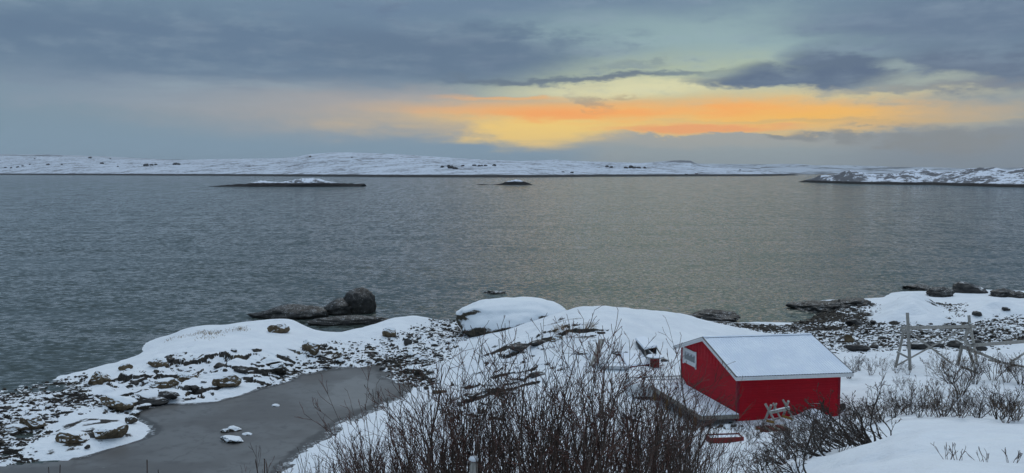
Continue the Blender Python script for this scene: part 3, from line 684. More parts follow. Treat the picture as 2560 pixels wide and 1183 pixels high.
topA = [(-400, 390), (0, 391), (100, 391), (200, 393), (300, 398), (400, 400), (450, 401), (500, 399), (600, 397), (700, 396), (745, 392), (775, 386), (840, 381), (900, 382), (1000, 386), (1100, 393), (1200, 399), (1290, 403), (1380, 400), (1390, 399), (1400, 401), (1440, 403), (1540, 406), (1600, 408), (1640, 405), (1680, 402), (1700, 401), (1725, 402), (1737, 408), (1760, 413), (1800, 417), (1860, 421), (1920, 426), (1960, 432), (1995, 438.2)]
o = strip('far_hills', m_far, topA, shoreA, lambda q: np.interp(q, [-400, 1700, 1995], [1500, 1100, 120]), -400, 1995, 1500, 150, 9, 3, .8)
tag(o, 'long snow covered hills along the far shore', 'hills', kind='structure')
o = strip('distant_hills', m_hazy, [(-500, 384), (0, 386), (120, 386.5), (260, 391), (420, 399), (900, 402), (1500, 406), (1640, 410), (1700, 409), (1800, 410), (1900, 411), (1990, 410), (2040, 414), (2120, 414), (2200, 416), (2280, 420), (2420, 423), (2560, 424), (2900, 420)], [(-500, 434), (1900, 434), (2000, 435), (2250, 435.3), (2900, 435.3)], 1800, -500, 2900, 600, 60, 22, 13, .7)
tag(o, 'hazy snow hills behind the far shore', 'hills', kind='structure')
o = strip('distant_ridge', m_hazy, [(1500, 420), (1800, 419), (1950, 417), (2050, 416), (2150, 419), (2300, 418), (2400, 421), (2600, 419), (2900, 417)], [(1500, 435.9), (2900, 435.9)], 700, 1900, 2900, 300, 40, 14, 23, .6)
tag(o, 'dim snow ridge low behind the right headland', 'hills', kind='structure')
topH = [(1995, 454.5), (2020, 449), (2045, 442), (2080, 438), (2100, 431), (2112, 427), (2130, 426), (2145, 431), (2170, 437), (2200, 438), (2222, 433), (2235, 437), (2255, 430), (2272, 427), (2290, 429), (2304, 426), (2316, 429), (2332, 434), (2350, 433), (2375, 430), (2400, 427), (2430, 423), (2455, 420), (2480, 422), (2510, 428), (2535, 427), (2560, 423), (2700, 417), (2900, 425)]
shoreH = [(1995, 455), (2050, 457.5), (2150, 460.5), (2250, 462), (2330, 462.5), (2400, 465), (2560, 469), (2900, 474)]
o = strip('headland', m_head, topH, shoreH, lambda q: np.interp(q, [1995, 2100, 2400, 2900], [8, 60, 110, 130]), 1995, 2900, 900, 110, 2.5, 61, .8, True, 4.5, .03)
tag(o, 'bare rocky headland patched with snow at the right', 'headland', kind='structure')
def islet(name, label, px0, px1, pyw, prof, depth, seed):
    D = CAMH * F / (pyw - HZ); npx, nd = 240, 44
    PX = np.linspace(px0, px1, npx); S = np.linspace(-1, 1, nd)
    P_, Sg = np.meshgrid(PX, S); Y = D + depth * (1 + Sg) + 0 * P_; X = (P_ - 1280) / F * D
    top = CAMH + (HZ - interp(prof, P_)) / F * (D + depth)
    Z = -1.2 + (top + 1.2) * np.clip(1 - np.abs(Sg) ** 2.2, 0, 1) ** .6
    e = np.clip(Z / 2.5, 0, 1); Z = Z + e * (fbm(X * .05, Y * .09, 5, seed) * 2.0 + fbm(X * .25, Y * .25, 3, seed + 3) * .8)
    idx = np.arange(nd * npx).reshape(nd, npx); q = np.stack([idx[:-1, :-1], idx[:-1, 1:], idx[1:, 1:], idx[1:, :-1]], -1).reshape(-1, 4)
    o = mesh_np(name, np.stack([X, Y, Z], -1).reshape(-1, 3), q, m_isl, None, True); tag(o, label, 'islet', kind='structure')
islet('islet', 'long low snow topped islet with dark shore rocks', 500, 900, 467, [(500, 466.5), (560, 462), (610, 460), (640, 456), (680, 456), (712, 455), (728, 450), (760, 447), (785, 447.5), (800, 454), (830, 456), (860, 459), (900, 461.5)], 22, 5)
islet('islet', 'small dark islet with one snowy hump', 1182, 1332, 462.5, [(1182, 462.5), (1205, 460), (1225, 461.5), (1240, 460), (1262, 456), (1285, 451.5), (1300, 452), (1320, 458), (1332, 461.5)], 13, 9)

# ------------------------------------------------------------------ red cabin
B3 = Vector((CABB[0], CABB[1], 2.0)); U = Vector((CABU[0], CABU[1], 0)); Wv = Vector((CABW[0], CABW[1], 0)); Zv = Vector((0, 0, 1))
LU, LW, ZE, ZR, WR = 5.75, 7.15, 2.42, 3.60, 3.62
cab = empty('cabin', tuple(B3))
tag(cab, 'small red boarded cabin with white bargeboards and a snowy corrugated roof', 'cabin')
def cb(u, w, z): return tuple(U * u + Wv * w + Zv * z)            # cabin coordinates relative to its empty
class CM(MB):
    def cbox(s, u0, u1, w0, w1, z0, z1):
        s.hexa([cb(u0, w0, z0), cb(u1, w0, z0), cb(u1, w1, z0), cb(u0, w1, z0), cb(u0, w0, z1), cb(u1, w0, z1), cb(u1, w1, z1), cb(u0, w1, z1)])
def zroof(w): return ZE + (ZR - ZE) * (1 - abs(w - WR) / WR) if True else 0
m = CM()
# inner shell
m.cbox(.03, LU - .03, .03, LW - .03, -.6, ZE - .02)
# front wall: lapped horizontal boards
nb = 21; bh = (ZE + .5 - .02) / nb
for i in range(nb):
    z0 = -.5 + i * bh; z1 = z0 + bh - .010
    m.hexa([cb(.0, -.036, z0), cb(LU, -.036, z0), cb(LU, .028, z0), cb(.0, .028, z0), cb(.0, -.006, z1), cb(LU, -.006, z1), cb(LU, .028, z1), cb(.0, .028, z1)])
m.build('front_wall', m_red, cab)
m = CM()
nb2 = 22; top_h = 2.50 + .0
bh = (2.30 + .5) / nb2
for i in range(nb2):
    z0 = -.5 + i * bh; z1 = z0 + bh - .010
    m.hexa([cb(-.036, 0, z0), cb(.028, 0, z0), cb(.028, LW, z0), cb(-.036, LW, z0), cb(-.006, 0, z1), cb(.028, 0, z1), cb(.028, LW, z1), cb(-.006, LW, z1)])
m.build('side_wall', m_red, cab)
m = CM()                                            # upright boards in the gable
wv = 0.0; i = 0
while wv < LW - .05:
    w1 = min(wv + .20, LW); d = -.034 if i % 2 else -.016
    m.hexa([cb(d, wv, 2.24), cb(.026, wv, 2.24), cb(.026, w1 - .004, 2.24), cb(d, w1 - .004, 2.24), cb(d, wv, zroof(wv) - .05), cb(.026, wv, zroof(wv) - .05), cb(.026, w1 - .004, zroof(w1) - .05), cb(d, w1 - .004, zroof(w1) - .05)])
    wv += .20; i += 1
m.build('gable_boards', m_red, cab)
m = CM()
for (u0, u1, w0, w1) in ((-.045, .09, -.045, -.033), (-.048, -.034, -.048, .09), (LU - .09, LU + .03, -.045, -.033), (-.045, -.034, LW - .09, LW + .02)):
    m.cbox(u0, u1, w0, w1, -.5, 2.36)
m.cbox(LU - .02, LU + .02, 0, LW, -.5, 2.4); m.cbox(0, LU, LW - .02, LW + .02, -.5, 2.4)
m.build('corner_boards', m_redtrim, cab)
# roof: corrugated sheet, both slopes
def roof_sheet(name, mat, lift, u0, u1, parent, thick, amp=.022, we=.46):
    nu = int((u1 - u0) / .0375); us = np.linspace(u0, u1, nu); prof = amp * np.sin(us * 2 * math.pi / .15)
    ws = [(-we, ZE - (ZR - ZE) / WR * we), (WR, ZR), (2 * WR + we * .8, ZE - (ZR - ZE) / WR * we * .8)]
    co = []; fa = []
    for lay in (0, 1):
        for (w_, z_) in ws:
            for k, u_ in enumerate(us): co.append(cb(u_, w_, z_ + .07 + lift + (prof[k]) - lay * thick))
    n = nu
    for lay in (0, 1):
        for r_ in (0, 1):
            for k in range(n - 1):
                a = lay * 3 * n + r_ * n + k; f = (a, a + 1, a + n + 1, a + n); fa.append(f if lay == 0 else f[::-1])
    for k in range(n - 1): fa.append((3 * n + k, 3 * n + k + 1, k + 1, k)); fa.append((2 * n + k, 2 * n + k + 1, 5 * n + k + 1, 5 * n + k))
    for e in (0, n - 1):
        for r_ in (0, 1):
            a = r_ * n + e; f = (a, a + n, 3 * n + a + n, 3 * n + a); fa.append(f)
    return mesh_np(name, co, fa, mat, parent)
rf = roof_sheet('roof', m_tin, 0, -.32, 6.22, cab, .035, .016)
roof_sheet('roof_snow', m_roofsnow, .014, -.315, 6.215, rf, .010, .015, .445)
m = CM(); m.hexa([cb(-.30, WR - .12, ZR + .085), cb(6.2, WR - .12, ZR + .085), cb(6.2, WR + .12, ZR + .085), cb(-.30, WR + .12, ZR + .085), cb(-.30, WR - .01, ZR + .135), cb(6.2, WR - .01, ZR + .135), cb(6.2, WR + .01, ZR + .135), cb(-.30, WR + .01, ZR + .135)])
m.build('ridge_cap', m_roofsnow, rf)
sl = (ZR - ZE) / WR
def rz(w): return ZR - sl * abs(w - WR)
for (ua, ub, nm) in ((-.345, -.315, 'bargeboard'), (6.215, 6.245, 'bargeboard')):
    for (wa, wb) in ((-.47, WR), (WR, 2 * WR + .38)):
        m = CM(); m.hexa([cb(ua, wa, rz(wa) - .14), cb(ub, wa, rz(wa) - .14), cb(ub, wb, rz(wb) - .14), cb(ua, wb, rz(wb) - .14), cb(ua, wa, rz(wa) + .035), cb(ub, wa, rz(wa) + .035), cb(ub, wb, rz(wb) + .035), cb(ua, wb, rz(wb) + .035)])
        bb = m.build(nm, m_white, cab)
        m = CM(); m.hexa([cb(ua - .028, wa, rz(wa) - .02), cb(ua - .003, wa, rz(wa) - .02), cb(ua - .003, wb, rz(wb) - .02), cb(ua - .028, wb, rz(wb) - .02), cb(ua - .028, wa, rz(wa) + .07), cb(ua - .003, wa, rz(wa) + .07), cb(ua - .003, wb, rz(wb) + .07), cb(ua - .028, wb, rz(wb) + .07)])
        if ua < 0: m.build('cover_board', m_white, bb)
        m = CM(); q0, q1 = (ua - .03, ub + .02) if ua < 0 else (ua - .02, ub + .004)
        m.hexa([cb(q0, wa, rz(wa) + .075), cb(q1, wa, rz(wa) + .075), cb(q1, wb, rz(wb) + .075), cb(q0, wb, rz(wb) + .075), cb(q0, wa, rz(wa) + .10), cb(q1, wa, rz(wa) + .10), cb(q1, wb, rz(wb) + .10), cb(q0, wb, rz(wb) + .10)])
        m.build('metal_edging', m_tin, bb)
m = CM(); m.cbox(-.315, 6.215, -.475, -.448, ZE - .15 - .14, ZE - .15 + .05); m.build('eave_board', m_white, cab)
m = CM(); m.hexa([cb(-.3, -.445, ZE - .17), cb(6.2, -.445, ZE - .17), cb(6.2, .02, ZE - .02), cb(-.3, .02, ZE - .02), cb(-.3, -.445, ZE - .14), cb(6.2, -.445, ZE - .14), cb(6.2, .02, ZE + .01), cb(-.3, .02, ZE + .01)])
m.build('soffit', m_white, cab)
m = CM()
for (wa, wb) in ((-.40, WR), (WR, 2 * WR + .36)):
    m.hexa([cb(-.31, wa, rz(wa) - .02), cb(-.05, wa, rz(wa) - .02), cb(-.05, wb, rz(wb) - .02), cb(-.31, wb, rz(wb) - .02), cb(-.31, wa, rz(wa) + .03), cb(-.05, wa, rz(wa) + .03), cb(-.05, wb, rz(wb) + .03), cb(-.31, wb, rz(wb) + .03)])
m.build('gable_soffit', m_white, cab)
# window in the gable wall
wi = empty('window', (0, 0, 0)); wi.parent = cab
w0, w1, z0, z1 = 4.98, 6.82, 1.60, 2.50; fr = .13
m = CM()
for (a, b_, c_, d) in ((w0, w1, z1 - fr, z1), (w0, w1, z0, z0 + fr), (w0, w0 + fr, z0 - .08, z1 + .03), (w1 - fr, w1, z0 - .08, z1 + .03)):
    m.cbox(-.075 - (.012 if b_ - a < .5 else 0), -.034, a, b_, c_, d)
m.build('frame', m_white, wi)
m = CM()
for (a, b_, c_, d) in ((w0 + fr, w1 - fr, z1 - fr - .06, z1 - fr), (w0 + fr, w1 - fr, z0 + fr, z0 + fr + .10), (w0 + fr, w0 + fr + .06, z0 + fr, z1 - fr), (w1 - fr - .06, w1 - fr, z0 + fr, z1 - fr)):
    m.cbox(-.060, -.034, a, b_, c_, d)
m.build('sash', m_white, wi)
m = CM(); m.cbox(-.040, -.036, w0 + fr + .06, w1 - fr - .06, z0 + fr + .1, z1 - fr - .06); m.build('pane', m_glass, wi)
m = CM(); nn = 10
for i in range(nn):
    a = w0 + fr + .06 + i * (w1 - w0 - 2 * fr - .12) / nn; m.cbox(-.0445, -.0405, a, a + (w1 - w0 - 2 * fr - .12) / nn, z1 - fr - .06 - (.05 + .05 * (i % 3) + .06 * (i / nn)), z1 - fr - .062)
m.build('curtain', m_curt, wi)

# deck beside the gable wall
dk_ = empty('deck', tuple(B3)); tag(dk_, 'snow dusted plank deck on short posts along the gable wall of the red cabin', 'deck')
m = CM(); n = 15; dw = 2.1 / n
for i in range(n):
    m.cbox(-.10 - (i + 1) * dw + .03, -.10 - i * dw, -.35, 6.3, .30 + .004 * (i % 2), .34 + .004 * (i % 2))
m.build('planks', m_snow, dk_)
m = CM(); m.cbox(-2.24, -2.20, -.35, 6.34, .10, .33); m.cbox(-2.2, -.1, 6.31, 6.35, .10, .33); m.cbox(-2.2, -.1, -.40, -.36, .10, .29)
m.cbox(-2.2, -.1, -.35, 6.3, .27, .296)
m.build('edge_board', m_woodraw, dk_)
for w_ in (.4, 2.3, 4.2, 6.0):
    m = CM(); m.cbox(-2.17, -2.05, w_, w_ + .12, -1.2, .268); m.build('post', m_orange, dk_)

# sawhorse leaning by the front wall
def pl(px, py, D): return Vector(at(px, py, D))
def G(px, D, dz=0.0):                              # point on the ground at photo column px and distance D
    x = xat(px, D); return Vector((x, D, gz(x, D) + dz))
c0 = at(1948, 1040, 44.9); saw = empty('sawhorse', tuple(c0)); saw.location.z = gz(c0[0], c0[1])
tag(saw, 'grey log sawhorse standing in the snow against the front wall of the red cabin', 'sawhorse')
def rel(o, p): return Vector(p) - o.location
legs = [((1913, 1009, 44.5), (1936, 1052, 44.1), .065), ((1928, 1013, 44.3), (1914, 1048, 44.9), .07), ((1933, 1008, 44.9), (1954, 1053, 44.2), .055), ((1941, 1009, 44.2), (1932, 1030, 44.8), .05),
        ((1957, 999, 44.8), (1985, 1050, 44.3), .06), ((1971, 1003, 44.3), (1958, 1040, 45.0), .065)]
for a, b_, r_ in legs:
    m = MB(); m.tube([rel(saw, pl(*a)), rel(saw, pl(*b_))], r_, 8); m.build('leg', m_wood, saw)
m = MB(); m.bar(rel(saw, pl(1926, 1031, 44.5)), rel(saw, pl(1974, 1020, 44.5)), .16, .15); m.build('beam', m_wood, saw)
m = MB(); m.bar(rel(saw, pl(1916, 1052, 44.5)), rel(saw, pl(1936, 1056, 44.2)), .04, .14); m.build('stretcher', m_orange, saw)
m = MB(); m.bar(rel(saw, pl(1954, 1040, 44.7)), rel(saw, pl(1982, 1048, 44.5)), .04, .13); m.build('stretcher', m_orange, saw)
m = MB(); m.bar(rel(saw, pl(1934, 1049, 44.4)), rel(saw, pl(1952, 1046, 44.4)), .05, .06); m.build('rung', m_woodraw, saw)

# cable drum used as a table
c0 = unp(1637, 917, gz(*unp(1637, 917, 2.1)[:2])); D0 = c0[1]
dr_ = empty('cable_drum', (c0[0], c0[1], gz(c0[0], c0[1]) - .05)); tag(dr_, 'red wooden cable drum standing upright with snow on its round top', 'cable drum')
def disc(r, z0, z1, n=36):
    m = MB(); m.tube([(0, 0, z0), (0, 0, z1)], r, n); return m
disc(.31, 0, .70, 18).build('barrel', m_spool, dr_); disc(.60, -.06, -.01).build('bottom_disc', m_spool, dr_)
td = disc(.61, .70, .745).build('top_disc', m_woodraw, dr_)
m = MB(); m.tube([(0, 0, .746), (0, 0, .79), (0, 0, .80)], [.595, .58, .3], 36); m.build('snow_cap', m_snow, td)
m = MB(); m.tube([(.05, .02, .78), (.05, .02, 1.0)], .022, 6); m.build('bolt', m_tin, dr_)

# slanted hatch box left of the drum
hb = empty('hatch_box', tuple(G(1612, 60, 0))); tag(hb, 'dark open box under a slanted lid heaped with snow behind the cable drum', 'box')
P1, P2, P3, P4 = (rel(hb, pl(*q)) for q in ((1588, 850, 61.5), (1611, 845, 62.3), (1643, 869, 59.6), (1611, 876, 58.6)))
m = MB(); t_ = Vector((0, 0, .05)); m.hexa([P4, P3, P2, P1, P4 + t_, P3 + t_, P2 + t_, P1 + t_]); ld = m.build('lid', m_woodraw, hb)
m = MB(); q_ = [P4, P3, P2, P1]; cen = sum(q_, Vector()) / 4
m.hexa([cen + (p_ - cen) * 1.02 + Vector((0, 0, .052)) for p_ in q_] + [cen + (p_ - cen) * .96 + Vector((0, 0, .17)) for p_ in q_]); m.build('snow_cap', m_snow, ld)
for a, b_ in ((P1, P4), (P4, P3), (P3, P2)):
    m = MB(); g = Vector((0, 0, -.5)); s_ = (b_ - a).cross(Zv).normalized() * .03; ins = (cen - (a + b_) / 2); ins.z = 0; ins = ins.normalized() * .12
    if a is P4: continue
    a2, b2 = a + ins, b_ + ins
    m.hexa([a2 + g - s_, b2 + g - s_, b2 + g + s_, a2 + g + s_, a2 - s_, b2 - s_, b2 + s_, a2 + s_]); m.build('side', m_conc, hb)
m = MB(); m.bar(P4 + Vector((.05, .1, -.02)), P4 + Vector((.1, -.1, -.55)), .08, .05); m.build('leg', m_woodraw, hb)
m = MB(); m.bar(P3 + Vector((-.05, .1, -.02)), P3 + Vector((.25, -.3, -.5)), .08, .05); m.build('leg', m_woodraw, hb)

# low platform between box and drum
lp = empty('platform', tuple(G(1597, 57.3))); tag(lp, 'low maroon edged platform buried in snow beside the cable drum', 'platform')
Q = [rel(lp, G(px, D, .16)) for px, D in ((1572, 56.6), (1628, 57.6), (1604, 60.0), (1554, 58.7))]
m = MB(); m.hexa([q - Vector((0, 0, .35)) for q in Q] + Q); m.build('frame', m_maroon, lp)
cen = sum(Q, Vector()) / 4; m = MB(); m.hexa([cen + (q - cen) * 1.01 + Vector((0, 0, .003)) for q in Q] + [cen + (q - cen) * .95 + Vector((0, 0, .09)) for q in Q]); m.build('snow_cap', m_snow, lp)

# small boat sunk in the snow
def hull(o_, L, Wd, H, mat, name='hull', pointed=True, n=16):
    m = MB(); rows = []
    for i in range(n + 1):
        s = i / n; wd = Wd / 2 * (min(1, (1 - s) * 2.6) ** .6 if pointed else 1.0) * (.86 + .14 * math.sin(s * 3.1)); wd = max(wd, .02)
        sh_ = H * (1 + .25 * s * s); row = []
        for k in range(11):
            a = math.pi * k / 10; row.append((s * L, -math.cos(a) * wd, sh_ - math.sin(a) ** .7 * sh_))
        rows.append(row)
    vs = [v for r_ in rows for v in r_]; fs = [(i * 11 + k, i * 11 + k + 1, (i + 1) * 11 + k + 1, (i + 1) * 11 + k) for i in range(n) for k in range(10)]
    fs.append(tuple(range(11))); m.add(vs, fs); ob = m.build(name, mat, o_, True)
    sd = ob.modifiers.new('wall', 'SOLIDIFY'); sd.thickness = .03; return rows
bt = empty('rowing_boat', tuple(G(1574, 56.9, -.16)), math.radians(184)); tag(bt, 'small open boat filled with snow lying left of the low platform', 'boat')
rows = hull(bt, 2.3, 1.15, .34, m_hull)
for sd_ in (0, 10):
    m = MB(); m.tube([rows[i][sd_] for i in range(17)], .035, 6); m.build('gunwale', m_white, bt)
m = MB(); vs = []; n = 16
for i in range(n): vs += [(rows[i][0][0], rows[i][0][1] * .9, .27), (rows[i][0][0], 0, .33), (rows[i][10][0], rows[i][10][1] * .9, .27)]
m.add(vs, [(i * 3 + k, i * 3 + k + 1, i * 3 + k + 4, i * 3 + k + 3) for i in range(n - 1) for k in (0, 1)]); so = m.build('snow_fill', m_snow, bt, True)
# upturned boat behind the deck
ub = empty('upturned_boat', tuple(G(1578, 52.2, .0)), math.radians(9)); tag(ub, 'long upturned white boat hull dusted with snow lying behind the plank deck', 'boat')
def upturned(o_, L, Wd, H):
    n = 26; vs = []; K = 13
    for i in range(n + 1):
        s = i / n; k_ = 1 - .55 * max(0, s - .6) ** 1.5; wd = Wd / 2 * k_
        for k in range(K):
            a = math.pi * k / (K - 1); x_ = -math.cos(a); ch = .018 * (1 if k % 2 else -1)
            vs.append((s * L, x_ * wd * (1.0 if abs(x_) < .99 else 1.03), max(0, math.sin(a)) ** .62 * (H + ch) * (1 - .1 * s)))
    fs = [(i * K + k, (i + 1) * K + k, (i + 1) * K + k + 1, i * K + k + 1) for i in range(n) for k in range(K - 1)]; fs.append(tuple(range(K)))
    m = MB(); m.add(vs, fs); h_ = m.build('hull', m_hull, o_)
    for y_ in (-1, 1):
        m = MB(); m.tube([(0, y_ * Wd / 2 * 1.03, .03), (L * .6, y_ * Wd / 2 * 1.03, .03)], .04, 6); m.build('gunwale', m_hull, o_)
    for y_, z_ in ((-.62, .50), (-.38, .60), (.3, .62)):
        m = MB(); m.box(.02, L * .95, y_ * Wd / 2 - .02, y_ * Wd / 2 + .02, z_ * H / .68 + .03, z_ * H / .68 + .075); m.build('strake', m_hull, o_)
    m = MB(); m.box(.0, L, -.03, .03, H - .02, H + .06); m.build('keel', m_hull, o_)
upturned(ub, 5.4, 1.9, .92)

# plank leaning on the snow, planks, blocks, boards
def bar_thing(name, label, cat, a, b_, w, h, mat, grp=None):
    a, b_ = Vector(a), Vector(b_); mid = (a + b_) / 2; m = MB(); m.bar(a - mid, b_ - mid, w, h); o = m.build(name, mat, None, False, .006); o.location = mid; tag(o, label, cat, grp); return o
bar_thing('plank', 'long snow coated plank tilted upright left of the snow filled boat', 'plank', G(1484, 56.8, .05), pl(1505, 849, 58.3), .38, .12, m_wood)
bar_thing('plank', 'short dark plank sticking out of the snow above the upright plank', 'plank', G(1502, 58.8, .0), pl(1509, 848, 58.9), .08, .06, m_woodraw)
pallet = empty('pallet', tuple(G(1950, 42.6, .0)), .2); tag(pallet, 'half buried dark pallet of boards in front of the sawhorse', 'pallet')
for i in range(6):
    m = MB(); m.box(-.75 + i * .26, -.75 + i * .26 + .17, -.55, .55, .14, .18); m.build('board', m_woodraw if i % 2 else m_maroon, pallet)
for y_ in (-.5, 0, .45):
    m = MB(); m.box(-.77, .76, y_, y_ + .09, .0, .137); m.build('runner', m_orange, pallet)
bx = empty('crate', tuple(G(1822, 40.4, .0)), .1); tag(bx, 'rusty red low crate in the shrubs below the cabin corner', 'crate')
m = MB(); m.box(-.8, .8, -.36, -.32, .0, .32); m.build('front_board', m_spool, bx); m = MB(); m.box(-.8, .8, .32, .36, 0, .3); m.build('back_board', m_maroon, bx)
for x_ in (-.8, .77):
    m = MB(); m.box(x_, x_ + .03, -.318, .318, 0, .3); m.build('end_board', m_maroon, bx)
m = MB(); m.box(-.77, .765, -.315, .315, .02, .24); m.build('snow_fill', m_snow, bx)
for i, (px, D, yaw, lb) in enumerate(((1513, 47.2, .5, 'dark hollow block lying in snow above the thicket'), (1505, 46.3, .4, 'dark hollow block lower in the thicket than its twin'), (1588, 46.8, .3, 'dark slab leaning on snow left of the deck post'), (1605, 46.2, .25, 'broken dark slab nearest the deck post'))):
    g = G(px, D, .05); m = MB(); L = .5 if i < 2 else 1.1
    if i < 2:
        for (x0, x1, y0, y1) in ((-.25, .25, -.12, -.08), (-.25, .25, .08, .12), (-.25, -.21, -.078, .078), (-.02, .02, -.078, .078), (.21, .25, -.078, .078)): m.box(x0, x1, y0, y1, -.1, .12)
    else: m.box(-L / 2, L / 2, -.22, .22, -.08, .1)
    o = m.build('concrete_block', m_conc, None, False, .008); o.location = g; o.rotation_euler = (.3, .35, yaw); tag(o, lb, 'block')

# fish drying rack
rk = empty('drying_rack', tuple(G(2340, 56, 0))); tag(rk, 'grey timber fish drying rack of trestles and long poles on the snowy beach', 'drying rack')
def rb(nm, a, b_, w=.16, h=.13, mat=None):
    w *= .85; h *= .85
    m = MB(); m.bar(rel(rk, pl(*a)), rel(rk, pl(*b_)), w, h, (0, .5, .8)); return m.build(nm, mat or m_wood, rk)
rb('post', (2268.5, 782, 57), (2275.5, 926, 56.5), .19, .15); rb('post', (2259, 829, 57.6), (2239, 918, 58.4), .16, .14)
rb('tie', (2243, 880, 58.0), (2275, 896, 56.8), .12, .15)
rb('tie', (2255, 828, 57.3), (2280, 830, 56.6), .16, .20)
rb('beam', (2254, 820, 57.8), (2436, 816, 60.6), .17, .22)
rb('plank', (2274, 817, 57.2), (2442, 860, 52.6), .34, .06)
rb('plank', (2390, 849, 53.6), (2424, 867, 52.6), .2, .06)
rb('beam', (2422, 864, 52.8), (2600, 851, 55), .18, .22)
rb('brace', (2274, 829, 56.8), (2378, 908, 54.6), .13, .12); rb('brace', (2240, 915, 58), (2408, 823, 60), .13, .12)
rb('post', (2422, 788, 60.4), (2426, 826, 60.4), .19, .16); rb('post', (2426, 808, 60.3), (2411, 852, 60.8), .2, .16); rb('post', (2426, 812, 60.6), (2443, 911, 58.4), .17, .15)
rb('post', (2412, 850, 53), (2425, 872, 52.6), .2, .16); rb('post', (2404, 868, 53.4), (2394, 914, 53.6), .18, .15); rb('post', (2421, 870, 52.8), (2438, 926, 51.8), .18, .15)
rb('tie', (2402, 866, 53.2), (2424, 873, 52.6), .12, .26, m_woodraw); rb('brace', (2420, 870, 52.9), (2500, 905, 52), .13, .15)
rb('tie', (2424, 876, 53), (2444, 884, 54), .12, .13); rb('tie', (2406, 918, 52.8), (2444, 933, 51.6), .13, .15, m_woodraw)
rb('brace', (2526, 906, 54), (2575, 874, 55.5), .15, .13); rb('beam', (2470, 900, 53.4), (2600, 925, 51.5), .13, .13); rb('post', (2530, 900, 54.2), (2520, 930, 54), .2, .16)
c0 = G(2445, 51.2)

# fence post at the foot of the slope
c0 = at(1184, 1152, 14.0); g0 = gz(c0[0], c0[1]); fp = empty('fence_post', (c0[0], c0[1], g0)); tag(fp, 'old wooden post with a cap of snow in the thicket', 'post')
hp = c0[2] - g0
m = MB(); m.tube([(0, 0, -.3), (0.01, 0, hp * .5), (0, 0, hp)], [.075, .068, .066], 10); pm_ = m.build('shaft', m_wood, fp, True)
m = MB(); m.tube([(0, 0, hp + .002), (0, 0, hp + .03), (0, 0, hp + .065), (0, 0, hp + .08)], [.07, .085, .06, .02], 12); m.build('snow_cap', m_snow, fp, True)

# ------------------------------------------------------------------ rocks
def ico(sub):
    import bmesh
    bm = bmesh.new(); bmesh.ops.create_icosphere(bm, subdivisions=sub, radius=1.0)
    v = np.array([x.co[:] for x in bm.verts]); f = np.array([[q.index for q in x.verts] for x in bm.faces]); bm.free(); return v, f
ICO = {k: ico(k) for k in (1, 2, 3, 4, 5)}
def rock_pts(seed, sub=3, cuts=9, rough=.06, lobes=.18):
    rng = np.random.default_rng(seed); v = ICO[sub][0].copy()
    for i in range(cuts):
        n = rng.normal(size=3); n[2] = n[2] * .7; n /= np.linalg.norm(n); d = rng.uniform(.55, .88)
        k = v @ n; v = v - np.outer(np.maximum(k - d, 0) * .93, n)
    o = rng.uniform(-50, 50, 3)
    nz_ = np.array([mnoise.fractal(Vector(p * 1.3 + o), 1.0, 2.0, 4) * lobes + mnoise.fractal(Vector(p * 5 + o), .9, 2.0, 3) * rough for p in v])
    r = np.linalg.norm(v, axis=1, keepdims=True); return v + v / r * nz_[:, None]
def boulder(label, px, D, size, mat, seed, rot=0., sink=.3, name='boulder', cat='boulder', grp=None, sub=4, cuts=10, rough=.05, lobes=.18, z=None, tilt=0.):
    v = rock_pts(seed, sub, cuts, rough, lobes)
    if name == 'outcrop': v[:, 2] = np.sign(v[:, 2]) * np.abs(v[:, 2]) ** .8
    if 'long low' in label or 'shoulder' in label: v[:, 1:] *= (.30 + .70 * sstep(v[:, :1], -1.05, .15)); v[:, 2] *= 1.15
    v = v * np.array(size)
    o = mesh_np(name, v, ICO[sub][1], mat, None, sub >= 5)
    x = xat(px, D); zz = gz(x, D) if z is None else z
    o.location = (x, D, zz + size[2] * (1 - 2 * sink)); o.rotation_euler = (tilt, 0, rot); tag(o, label, cat, grp); return o
def onZ(px, py, z): return unp(px, py, z)[1]
# kelp covered rocks in the water
boulder('large dark kelp covered rock rising highest from the water beside the left shore', 895, onZ(895, 785, 0) + 1.2, (1.8, 1.6, 1.85), m_kelp, 11, .2, .30, 'sea_rock', 'rock', None, 5, 0, .04, .10, 0)
boulder('dark humped shoulder rock joined to the highest kelp rock', 838, onZ(838, 787, 0) + .8, (2.0, 1.7, 1.1), m_kelp, 12, .3, .36, 'sea_rock', 'rock', None, 5, 0, .05, .12, 0, .1)
boulder('long low kelp covered rock at the left end of the rocks in the water', 712, onZ(712, 797, 0) + 1.0, (4.0, 1.9, .95), m_kelp, 13, .05, .38, 'sea_rock', 'rock', None, 5, 0, .05, .14, 0)
boulder('low weedy rock between the highest kelp rock and the snowy shore', 870, onZ(870, 812, 0) + .6, (3.9, 1.1, .62), m_kelp, 14, .18, .36, 'sea_rock', 'rock', None, 5, 0, .06, .14, 0)
boulder('flat black rock awash alone off the middle of the shore', 1237, onZ(1237, 733, 0), (1.35, .7, .24), m_dark, 15, .1, .35, 'sea_rock', 'rock', None, 4, 4, .1, .25, 0)
boulder('flat weedy rock awash beyond the right snowy hump', 2296, onZ(2296, 722, 0), (1.75, 1.5, .42), m_kelp, 16, -.1, .35, 'sea_rock', 'rock', None, 4, 4, .1, .25, 0)
boulder('dark round rock behind the gap of the right humps', 2355, onZ(2355, 742, 0), (1.7, 1.3, .8), m_kelp, 17, -.1, .35, 'sea_rock', 'rock', None, 4, 4, .08, .2, .1)
boulder('dark smooth rock showing above the farther right hump', 2432, onZ(2432, 742, 0) + 2, (2.2, 1.6, 1.0), m_dark, 18, -.1, .35, 'sea_rock', 'rock', None, 4, 4, .08, .2, .2)
